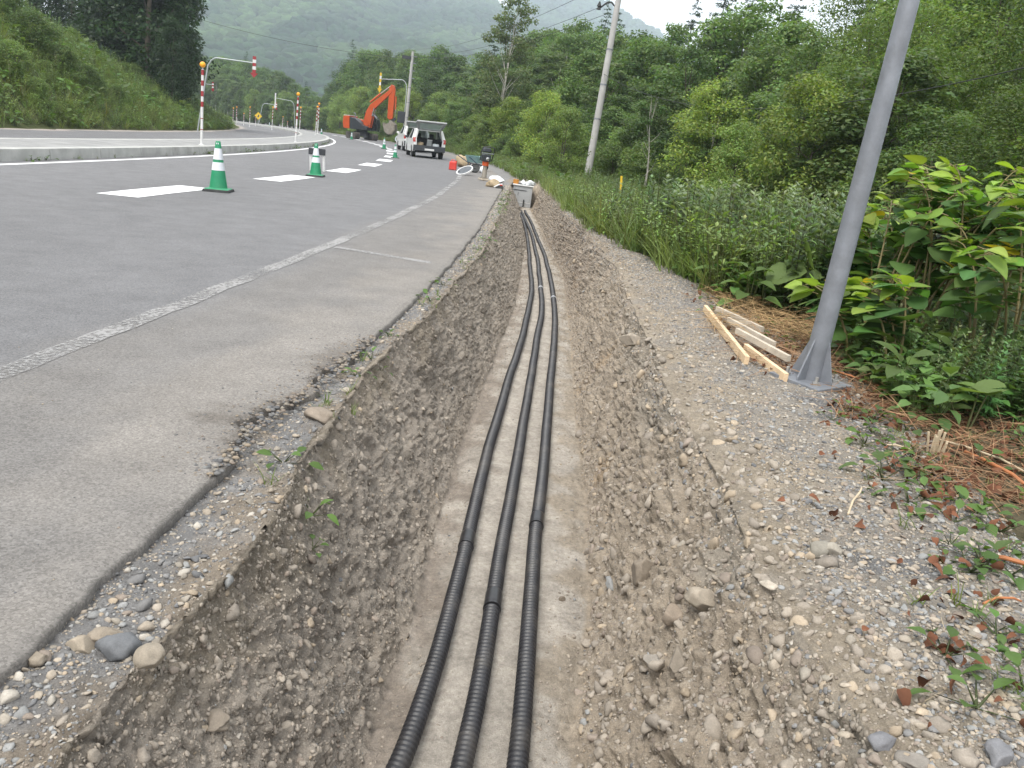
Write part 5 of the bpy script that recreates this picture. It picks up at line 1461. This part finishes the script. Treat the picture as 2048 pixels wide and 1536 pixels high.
def stem(p0, p1, r, col, bend=(0, 0)):
    p0, p1 = np.array(p0, float), np.array(p1, float); m = (p0 + p1) / 2 + np.array([bend[0], bend[1], 0])
    V = []
    for p, k in ((p0, 1), (m, .8), (p1, .35)):
        for a in (0, 2.09, 4.19): V.append(p + np.array([math.cos(a), math.sin(a), 0]) * r * k)
    F = []
    for i in range(2):
        for jx in range(3): q = (jx + 1) % 3; F += [(i * 3 + jx, i * 3 + q, i * 3 + 3 + q), (i * 3 + jx, i * 3 + 3 + q, i * 3 + 3 + jx)]
    return np.array(V), np.array(F), np.repeat(np.array([col]), 9, 0)
def colr(V, c, g, v=.2):
    return np.repeat((np.array(c) * g.uniform(1 - v, 1 + v))[None], len(V), 0)
def mugwort(seed, h=1.0, n=34, c0=(.072, .130, .042), c1=(.16, .21, .115), lobes=5):
    g = np.random.default_rng(seed); P_ = [stem((0, 0, 0), (g.normal(0, .05), g.normal(0, .05), h), .008, (.09, .10, .045))]
    lb, lf = blade_leaf(1, .24, LANCE, .2, .25)
    for i in range(n):
        t = .08 + .92 * i / n; yaw = i * 2.4 + g.normal(0, .2); L = (.20 - .13 * t) * g.uniform(.8, 1.2); pit = .15 + .75 * t + g.normal(0, .15)
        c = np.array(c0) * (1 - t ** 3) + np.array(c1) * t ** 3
        for a in ((-.95, -.45, 0, .45, .95) if lobes == 5 else (-.6, 0, .6)):
            s = L * (1 - .35 * abs(a))
            V = place(lb * s, yaw + a * .8, pit - .12 * abs(a), (0, 0, h * t)); P_.append((V, lf, colr(V, c, g, .25)))
    return merge(P_)
def broad(seed, n=11, L=.17, c0=(.085, .15, .042), h=.35):
    g = np.random.default_rng(seed); P_ = []
    for i in range(n):
        yaw = i * 2.4 + g.normal(0, .3); t = (i + .5) / n; z = h * (.25 + .75 * t); r = .10 * (1 - t) + .03
        lb, lf = blade_leaf(L * g.uniform(.7, 1.2), L * .62, OV, .3, g.uniform(.2, .7))
        p = (r * math.cos(yaw), r * math.sin(yaw), z); P_.append(stem((0, 0, 0), p, .005, (.08, .10, .04)))
        V = place(lb, yaw, .55 * t + g.normal(0, .2), p, g.normal(0, .25)); P_.append((V, lf, colr(V, c0, g, .25)))
    return merge(P_)
def grass(seed, n=24, h=.5, c0=(.13, .18, .055), spread=.12, w=.012):
    g = np.random.default_rng(seed); P_ = []
    for i in range(n):
        yaw = g.uniform(0, 6.28); L = h * g.uniform(.55, 1.15); dr = g.uniform(.1, .75)
        lb, lf = blade_leaf(L, w, [(0, .5), (.35, .5), (.7, .35), (1, 0)], .2, dr)
        V = place(lb, yaw, g.uniform(.95, 1.5), (g.normal(0, spread * .5), g.normal(0, spread * .5), 0)); P_.append((V, lf, colr(V, c0, g, .3)))
    return merge(P_)
def herb(seed, h=.6, n=46, c0=(.16, .22, .07), L=.06):
    g = np.random.default_rng(seed); P_ = []
    lb, lf = blade_leaf(1, .42, LANCE, .2, .3)
    for s in range(4):
        a = g.uniform(0, 6.28); tip = np.array([math.cos(a) * .16, math.sin(a) * .16, h * g.uniform(.7, 1.1)])
        P_.append(stem((0, 0, 0), tip, .005, (.10, .12, .045)))
        for i in range(n // 4):
            t = .15 + .85 * i / (n / 4); V = place(lb * L * g.uniform(.7, 1.3), i * 2.4 + a, g.normal(.4, .3), tip * t); P_.append((V, lf, colr(V, c0, g, .3)))
    return merge(P_)
def umbel(seed, h=.8):
    g = np.random.default_rng(seed); P_ = [stem((0, 0, 0), (0, 0, h), .005, (.10, .13, .05))]
    lb, lf = blade_leaf(.018, .018, LANCE, 0, 0)
    for i in range(26):
        a, r = g.uniform(0, 6.28), .07 * math.sqrt(g.random()); V = place(lb, g.uniform(0, 6), 0, (r * math.cos(a), r * math.sin(a), h + .01 - r * .2)); P_.append((V, lf, colr(V, (.62, .62, .56), g, .1)))
    return merge(P_)
vg = np.random.default_rng(21)
MUG = [mugwort(i, 1.0, 34) for i in range(4)]; MUGS = [mugwort(10 + i, 1.0, 26, (.078, .135, .046), (.15, .20, .10), 3) for i in range(3)]
BRO = [broad(20 + i) for i in range(3)] + [broad(25, 9, .24, (.085, .135, .036), .42)]
GRA = [grass(30 + i) for i in range(3)] + [grass(34, 26, .6, (.13, .16, .055), .16)]
HER = [herb(40 + i) for i in range(3)] + [herb(44, .7, 52, (.09, .14, .04), .075)]
UMB = [umbel(50)]
def ground_zs(x, y): return np.array([ground_z(a, b) for a, b in zip(x, y)])
def field(name, lab, cat, lots, m=M_weed, bright=1.0):
    P_ = []
    for protos, x, y, s, zf in lots:
        z = zf(x, y); k = len(x); w = vg.integers(0, len(protos), k)
        for i, pr in enumerate(protos):
            q = w == i
            if not q.any(): continue
            P_.append(put(pr, np.stack([x, y, z], 1)[q], vg.uniform(0, 6.28, q.sum()), s[q], vg.uniform(.72, 1.28, (q.sum(), 1)) * np.array([1, 1, 1]) * (1 + vg.normal(0, .07, (q.sum(), 3))) * bright, vg.normal(0, .12, q.sum())))
    V, F, C = merge(P_)
    tag(link(name, npmesh(name, V, F, m, np.clip(C, .004, .8))), kind="stuff", label=lab, cat=cat)
def low(y, s): return s * np.interp(y, [9, 16, 30], [1, .72, .6])
def lots_of(k, y0, y1, off0, off1, pw=1.0):
    y = np.exp(vg.uniform(math.log(y0), math.log(y1), k)); y = np.where(vg.random(k) < .5, y, vg.uniform(y0, y1, k))
    return VEG(y) + off0 + (off1 - off0) * vg.random(k) ** pw, y
L_ = []
x, y = lots_of(900, 7.0, 44, .9, 6.5); L_.append((MUG, x, y, low(y, vg.uniform(.45, 1.15, 900)), ground_zs))
x, y = lots_of(900, 7.4, 44, .25, 3.0); L_.append((MUGS, x, y, low(y, vg.uniform(.3, .75, 900)), ground_zs))
x, y = lots_of(1200, 7.2, 40, .1, 5, 1.3); L_.append((BRO, x, y, low(y, vg.uniform(.5, 1.25, 1200)), ground_zs))
x, y = lots_of(2300, 8, 50, -.05, 4.5, 1.2); L_.append((GRA, x, y, low(y, vg.uniform(.5, 1.2, 2300)), ground_zs))
x, y = lots_of(2400, 8, 46, .0, 5, 1.1); L_.append((HER, x, y, low(y, vg.uniform(.5, 1.25, 2400)), ground_zs))
x, y = lots_of(90, 11, 40, .2, 4.5); L_.append((UMB, x, y, low(y, vg.uniform(.6, 1.0, 90)), ground_zs))
x, y = lots_of(900, 2.4, 7.5, 1.75, 5.0); L_.append((MUGS, x, y, vg.uniform(.35, .8, 900), ground_zs))
x, y = lots_of(320, 2.4, 7.5, 1.7, 4.5); L_.append((BRO, x, y, vg.uniform(.5, 1.1, 320), ground_zs))
x, y = lots_of(450, 2.4, 8, 1.5, 4.5); L_.append((GRA, x, y, vg.uniform(.4, .9, 450), ground_zs))
x, y = lots_of(650, 7.2, 15, .5, 4.5); L_.append((MUG, x, y, low(y, vg.uniform(.45, 1.2, 650)), ground_zs))
x, y = lots_of(900, 7.5, 18, .0, 3.5); L_.append((HER, x, y, low(y, vg.uniform(.8, 1.5, 900)), ground_zs))
x, y = lots_of(900, 9, 30, -.05, 2.6); L_.append((GRA[3:] + HER[:1], x, y, low(y, vg.uniform(.6, 1.35, 900)), ground_zs))
rp_ = [hit(a, b) for a, b in zip(vg.uniform(1690, 2080, 420), vg.uniform(690, 850, 420) + 0)]
rp_ = [p for p in rp_ if p.x > 2.15 + .02 * p.y]
x, y = np.array([p.x for p in rp_]), np.array([p.y for p in rp_]); h_ = len(x) * 2 // 3
L_.append((MUGS, x[:h_], y[:h_], vg.uniform(.28, .55, h_) * np.clip((x[:h_] - 1.9) * 1.2, .4, 1), ground_zs)); L_.append((BRO, x[h_:], y[h_:], vg.uniform(.4, .8, len(x) - h_), ground_zs))
field("verge_weeds", "dense green mugwort, grass and herbs covering the right verge", "weeds", L_, bright=1.35)
L_ = []
k = 2600; y = vg.uniform(26, 130, k); x = np.where(y < 60, FXK(y), 2.2 + curve(y)) - vg.uniform(-3, 4.2, k) * np.where(y < 45, 1, .55)
x = np.maximum(x, edge(y) + .35 + .5 * vg.random(k)); x = np.where(y < 27, x + 1, x)
L_.append((GRA + HER, x, y, vg.uniform(.7, 1.4, k) * np.interp(y, [26, 40, 60], [.5, .6, 1]), terrain))
k = 1500; y = vg.uniform(25.8, 62, k); a_ = edge(y) + .5 + .3 * vg.random(k); b_ = np.where(y < 60, FXK(y), 2.2 + curve(y)); x = a_ + (np.maximum(b_, a_ + .5) - a_) * vg.random(k) ** 1.4
m_ = ~((y < 27.2) & (x < .3)); x, y = x[m_], y[m_]
L_.append((GRA + HER + BRO, x, y, vg.uniform(.5, 1.1, len(x)), terrain))
field("roadside_grass", "tall grass fringe between the far road edge and the forest", "grass", L_)
L_ = []
def hill_pts(k, d0, d1, y0=16, y1=125, pw=1.0):
    y = vg.uniform(y0, y1, k) ; d = d0 + (d1 - d0) * vg.random(k) ** pw
    return curve(y) + HILLQ - .5 - d, y
for pr, k, s0, s1, d0, d1 in ((MUGS, 1500, .7, 1.3, .6, 17), (HER, 2400, .8, 1.7, .2, 17), (GRA, 2400, .8, 1.6, 0, 18), (BRO, 1000, .9, 2.2, .5, 17), (UMB, 160, .8, 1.2, 1, 8), (MUG, 500, .9, 1.3, 1.5, 14)):
    x, y = hill_pts(k, d0, d1); L_.append((pr, x, y, vg.uniform(s0, s1, k), terrain))
for pr, k, s0, s1 in ((GRA, 1500, .7, 1.3), (HER, 1500, .8, 1.5), (MUGS, 500, .6, 1.1), (BRO, 400, .8, 1.6)):
    x, y = hill_pts(k, -.1, 7, 14, 75, 1.4); L_.append((pr, x, y, vg.uniform(s0, s1, k), terrain))
field("hillside_weeds", "rough green grass and tall weeds covering the left hillside", "weeds", L_, bright=1.25)
hs = [(60, 100, 34, 2.2), (25, 150, 33, 1.6), (120, 150, 38, 1.7), (195, 120, 48, 1.6), (170, 175, 42, 1.4), (265, 165, 55, 1.5), (90, 60, 36, 1.8), (235, 205, 46, 1.1), (10, 40, 33, 1.8), (140, 90, 42, 1.3), (310, 215, 52, 1.2), (70, 205, 34, 1.2)]
for i, (px, py, yd, H) in enumerate(hs):
    q = hit(px, py)
    plant_tree('shrub', q.x, q.y, H, "leafy shrub growing among weeds on the left hillside", "shrub", "shrubs on the left hillside")

# ------------------------------------------------------------------ plants that stand out on the right
def thing_plant(name, proto, loc, yaw, s, lab, cat, group=None, m=None):
    V, F, C = put(proto, np.array([[0, 0, 0]]), np.array([yaw]), np.array([s]))
    o = link(name, npmesh(name, V, F, m or M_weed, np.clip(C, .004, .8)), None, Vector(loc))
    return tag(o, lab, cat, group)
mp = []
def clump_(seed, *a):
    g = np.random.default_rng(seed); P_ = []
    for k in range(5):
        V, F, C = mugwort(seed + 100 * k, *a); V = V * (1.35, 1.35, g.uniform(.75, 1.0)) + np.array([g.normal(0, .12), g.normal(0, .12), 0]); P_.append((V, F, C))
    return merge(P_)
for i, (px, py, top) in enumerate([(1372, 500, 368), (1425, 505, 388), (1455, 520, 352), (1495, 520, 380), (1530, 530, 396), (1585, 540, 372), (1620, 560, 385), (1340, 500, 402), (1405, 490, 398), (1560, 530, 400), (1655, 575, 410), (1350, 515, 398)]):
    yd = 10.5 + (i * 37 % 11) * .35
    x, yy = along(px, yd); q = Vector((x, yy, ground_z(x, yy)))
    h = at(px, top - 12, yd).z - q.z
    mp.append(thing_plant("mugwort_plant", clump_(60 + i % 4, 1, 46, (.085, .15, .055), (.24, .30, .18)), q, i * 1.1, max(h, .5), "tall silvery tipped mugwort in the row left of the steel pole", "plant", "tall mugwort plants on the verge"))
def knotweed(base, seed, nst, reach, hmax, lab, dirx=0.0, L0=.205, yellow=False):
    g = np.random.default_rng(seed)
    e = empty("knotweed_bush", base, lab, "bush")
    lv, m = [], MB()
    for s in range(nst):
        a = dirx + g.normal(0, .9); r = reach * g.uniform(.35, 1.0); h = hmax * g.uniform(.65, 1.0)
        o = g.normal(0, .12, 2)
        pts = [np.array([o[0] + r * t ** 1.6 * math.cos(a), o[1] + r * t ** 1.6 * math.sin(a), h * (1 - (1 - t) ** 1.7)]) for t in np.linspace(0, 1, 12)]
        m.tube([tuple(p) for p in pts], [.012 * (1 - .75 * k / 11) for k in range(12)], M_kstem, 7)
        for k in range(3, 12):
            for rep in range(1 if k < 5 else 3):
                t = pts[k] + g.normal(0, .02, 3); yaw = a + (1.15 if (k + rep) % 2 else -1.15) + g.normal(0, .4)
                L = L0 * g.uniform(.45, 1.25) * (1 - .25 * (k / 11) ** 3)
                lb, lf = blade_leaf(L, L * .80, HEART, g.uniform(.02, .16), g.uniform(.08, .5))
                st = t + np.array([math.cos(yaw), math.sin(yaw), .2]) * .05
                V = place(lb, yaw, g.normal(.12, .25), st, g.normal(0, .3))
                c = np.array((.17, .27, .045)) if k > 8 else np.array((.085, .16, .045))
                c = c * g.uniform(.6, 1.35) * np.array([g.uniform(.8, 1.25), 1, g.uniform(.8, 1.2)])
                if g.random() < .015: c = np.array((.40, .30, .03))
                C = np.repeat(c[None], len(V), 0); C[0::3] *= 1.25
                lv.append((V, lf, C)); m.tube([tuple(t), tuple(st)], .004, M_kstem, 4, False)
    V, F, C = merge(lv)
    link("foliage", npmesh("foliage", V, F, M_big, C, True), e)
    m.build("stem", e, True)
    return e
M_kstem = mat("knotweed_stem", (.16, .13, .05), .6, 0, .25, 12)
def kb(px, y): x, yy = along(px, y); return Vector((x, yy, ground_z(x, yy) - .02))
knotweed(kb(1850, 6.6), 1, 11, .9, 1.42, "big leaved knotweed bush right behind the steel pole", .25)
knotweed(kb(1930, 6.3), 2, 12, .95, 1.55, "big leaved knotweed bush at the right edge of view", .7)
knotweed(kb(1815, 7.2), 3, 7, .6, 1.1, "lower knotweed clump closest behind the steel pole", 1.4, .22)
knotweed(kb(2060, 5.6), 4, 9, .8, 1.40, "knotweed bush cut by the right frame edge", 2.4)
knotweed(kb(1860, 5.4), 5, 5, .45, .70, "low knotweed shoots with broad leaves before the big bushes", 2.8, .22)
def round_leaf(r, g, n=14, cup=.25):
    V = [(0, 0, 0)]; F = []
    for i in range(n + 1):
        a = .35 + (2 * math.pi - .7) * i / n + math.pi
        rr = r * (1 + .08 * math.sin(a * 5) + g.normal(0, .04)); V.append((rr * math.cos(a), rr * math.sin(a), cup * rr * .5 + .03 * math.sin(a * 3) * r * 3))
    for i in range(n): F.append((0, i + 1, i + 2))
    return np.array(V), np.array(F)
def butterbur(px, py, leaves, lab, seed):
    g = np.random.default_rng(seed); q = hit(px, py); q.z = ground_z(q.x, q.y); P_ = []
    for (dx, dy, h, r, tilt) in leaves:
        P_.append(stem((dx * .2, dy * .2, 0), (dx, dy, h), .009, (.16, .17, .08)))
        V, F = round_leaf(r, g); V = place(V, g.uniform(0, 6), tilt, (dx, dy, h), g.normal(0, .25)); P_.append((V, F, colr(V, (.13, .19, .06), g, .15)))
    V, F, C = merge(P_)
    o = link("butterbur_plant", npmesh("butterbur_plant", V, F, M_big, C, True), None, q); tag(o, lab, "plant")
butterbur(1932, 862, [(0, 0, .24, .11, .25), (.08, .04, .26, .09, -.2), (-.12, .02, .16, .08, .4)], "butterbur with round pale leaves right of the steel pole foot", 5)
butterbur(1800, 820, [(0, 0, .12, .08, .3), (.12, -.05, .14, .07, .2), (-.06, .05, .08, .05, .1)], "small butterbur leaves just right of the steel pole foot", 6)
butterbur(1590, 640, [(0, 0, .55, .20, 1.0), (-.16, .05, .42, .18, -.7), (.05, .1, .38, .15, .4)], "butterbur with one large folded leaf left of the steel pole", 7)
butterbur(1680, 690, [(0, 0, .22, .15, .4), (.15, .05, .18, .14, -.3), (.05, .2, .34, .16, .5)], "low broad butterbur leaves behind the steel pole", 8)

# ------------------------------------------------------------------ litter: dry grass, dead leaves, stalks
def litter(name, lab, cat, polys, seed):
    g = np.random.default_rng(seed); P_ = []
    lb, lf = blade_leaf(1, .012, [(0, .5), (.5, .5), (1, .2)], .1, .15)
    db, df = blade_leaf(1, .8, HEART, .5, .6)
    for (px0, px1, py0, py1, nb, nl, hh, L, c0, c1) in polys:
        k = nb
        pts = [hit(a, b) for a, b in zip(g.uniform(px0, px1, 220), g.uniform(py0, py1, 220))]
        base = np.array([[p.x, p.y, ground_z(p.x, p.y)] for p in pts])
        for n_, (bv, bf), s0, pit, up in ((nb, (lb, lf), L, .22, hh), (nl, (db, df), .038, .5, .025)):
            for i in range(n_):
                p = base[g.integers(0, 220)] + np.array([g.normal(0, .06), g.normal(0, .10), g.random() * up + .006])
                V = place(bv * s0 * g.uniform(.5, 1.3), g.uniform(0, 6.28), g.normal(0, pit) , p, g.normal(0, .6))
                c = c0 if bv is lb else c1
                P_.append((V, bf, colr(V, c, g, .35)))
    V, F, C = merge(P_)
    tag(link(name, npmesh(name, V, F, M_dry, C)), kind="stuff", label=lab, cat=cat)
straw, rust_, brn = (.36, .24, .12), (.13, .055, .03), (.24, .145, .08)
litter("dry_grass", "heap of brown dry grass stalks and dead leaves around the steel pole", "dry grass",
       [(1430, 1640, 590, 690, 2300, 80, .13, .24, straw, rust_), (1480, 1720, 640, 760, 1300, 420, .05, .26, brn, rust_), (1680, 1900, 720, 860, 1200, 420, .05, .24, brn, rust_),
        (1840, 2048, 830, 1000, 900, 420, .05, .22, brn, rust_), (1660, 2000, 860, 1060, 160, 110, .02, .14, (.30, .21, .13), rust_), (1380, 1480, 560, 620, 260, 40, .03, .16, brn, rust_), (1800, 2048, 1060, 1450, 70, 60, .012, .10, (.30, .24, .16), rust_)], 31)
def stalk(a, b, r, col_m, lab):
    p, q = hit(*a), hit(*b); p.z, q.z = ground_z(p.x, p.y) + r * 1.5, ground_z(q.x, q.y) + r * 1.5 + .012
    m = MB(); m.tube([p, p.lerp(q, .35) + Vector((0, .01, .012)), p.lerp(q, .7) + Vector((0, -.01, .02)), q], [r, r, r * .95, r * .8], col_m, 8)
    tag(m.build("dead_stalk", None, True), lab, "stalk", "dead stalks on the bank")
M_stalk = mat("red_brown_stalk", (.36, .13, .045), .6, 0, .25, 14)
M_stalk2 = mat("bleached_stalk", (.46, .37, .25), .7, 0, .2, 14)
stalk((1955, 1134), (2090, 1168), .008, M_stalk, "thick orange brown stalk lying on gravel at the right edge")
stalk((1930, 905), (2060, 985), .010, M_stalk, "long red brown stalk lying at the foot of the knotweed")
stalk((1880, 880), (2050, 950), .006, M_stalk2, "bleached thin stalk parallel to the long red brown one")
stalk((1640, 745), (1800, 800), .006, M_stalk, "thin red brown stalk passing behind the pole foot")
stalk((1770, 905), (1825, 925), .005, M_stalk2, "short pale stalk with blunt end on dark gravel")
stalk((1690, 1050), (1715, 1005), .004, M_stalk2, "small curved root on the gravel of the bank")
stalk((1955, 1240), (2030, 1236), .004, M_stalk, "thin dark twig on gravel near the right edge")
stub = empty("cut_stubs", hit(1868, 912), "clump of short cut pale stalk stubs in the dead leaves", "stubs")
m = MB()
for i in range(9): m.tube([((i % 3) * .022 - .02, (i // 3) * .022 - .02, -.01), ((i % 3) * .03 - .03 + .02 * math.sin(i * 3), (i // 3) * .03 - .03, .11 + .03 * math.sin(i * 2.1))], .006, M_stalk2, 7)
m.build("stub", stub, True)
# small green seedlings on the bank and the trench lip
sb = [broad(70 + i, 6, .07, (.085, .15, .035), .06) for i in range(3)]; sg = [grass(75 + i, 9, .09, (.12, .16, .05), .04, .005) for i in range(2)]
for i, (px, py, s, k) in enumerate([(568, 905, .8, 'b'), (628, 955, .7, 'b'), (632, 985, .5, 'b'), (548, 950, .9, 'g'), (735, 935, .5, 'b')][:4] + [(1725, 905, .9, 'b'), (1775, 955, .9, 'b'), (1688, 838, .8, 'b'), (1820, 925, .7, 'b'), (1890, 1000, .8, 'b'), (2000, 1065, 1.1, 'b'), (1830, 1240, .8, 'g'), (1880, 1340, .8, 'b'), (1945, 1440, .9, 'b'), (2035, 1415, .9, 'b'), (1985, 1290, .6, 'b'), (1420, 640, .9, 'b'), (1905, 1060, .8, 'b'), (1850, 970, .7, 'b'), (1950, 1040, 1.0, 'b'), (1975, 1395, .8, 'g'), (1740, 850, .7, 'b'), (1660, 858, .6, 'b')]):
    q = hit(px, py); z = ground_z(q.x, q.y)
    if px < 800: q.x += .0
    thing_plant("seedling", (sb[i % 3] if k == 'b' else sg[i % 2]), (q.x, q.y, z), i * 1.3, s, "small green seedling at the trench lip" if px < 800 else "small green seedling rooted in gravel or litter of the right bank", "seedling", "seedlings on the gravel edges")
L_ = []
k = 140; y = np.exp(vg.uniform(math.log(2.4), math.log(8), k)); x = VEG(y) + vg.uniform(-.2, 1.2, k); L_.append((sb + sg, x, y, vg.uniform(.4, 1.2, k), ground_zs))
k = 70; y = np.exp(vg.uniform(math.log(1.5), math.log(3.5), k)); x = VEG(y) + vg.uniform(-.3, .6, k); L_.append((sb + sg, x, y, vg.uniform(.3, .9, k), ground_zs))
k = 90; y = vg.uniform(3, 22, k); x = LIPL(y) + vg.uniform(-.12, .03, k); L_.append((sg + sb, x, y, vg.uniform(.35, .9, k), ground_zs))
field("ground_cover", "tiny scattered seedlings and grass at the gravel edges", "ground cover", L_)
k = 60; y = vg.uniform(12, 60, k); x = curve(y) - 9.53 + vg.uniform(0, .04, k)
field("kerb_weeds", "small weeds growing along the foot of the island kerb", "weeds", [(sg + sb, x, y, vg.uniform(.6, 1.8, k), base_z)])

# ------------------------------------------------------------------ air
hb = MB(); hb.box((0, 1290, 215), (5200, 3000, 570), M_bolt)
hz = hb.build("haze"); tag(hz, kind="stuff", label="thin pale summer haze filling the valley air", cat="haze")
hm = bpy.data.materials.new("haze_air"); hm.use_nodes = True
hn = hm.node_tree.nodes; hn.remove(hn["Principled BSDF"])
pv = hn.new("ShaderNodeVolumePrincipled")
pv.inputs["Color"].default_value = (.80, .90, 1.0, 1); pv.inputs["Density"].default_value = .00042; pv.inputs["Anisotropy"].default_value = .2
hm.node_tree.links.new(pv.outputs[0], hn["Material Output"].inputs["Volume"])
hz.data.materials.clear(); hz.data.materials.append(hm)
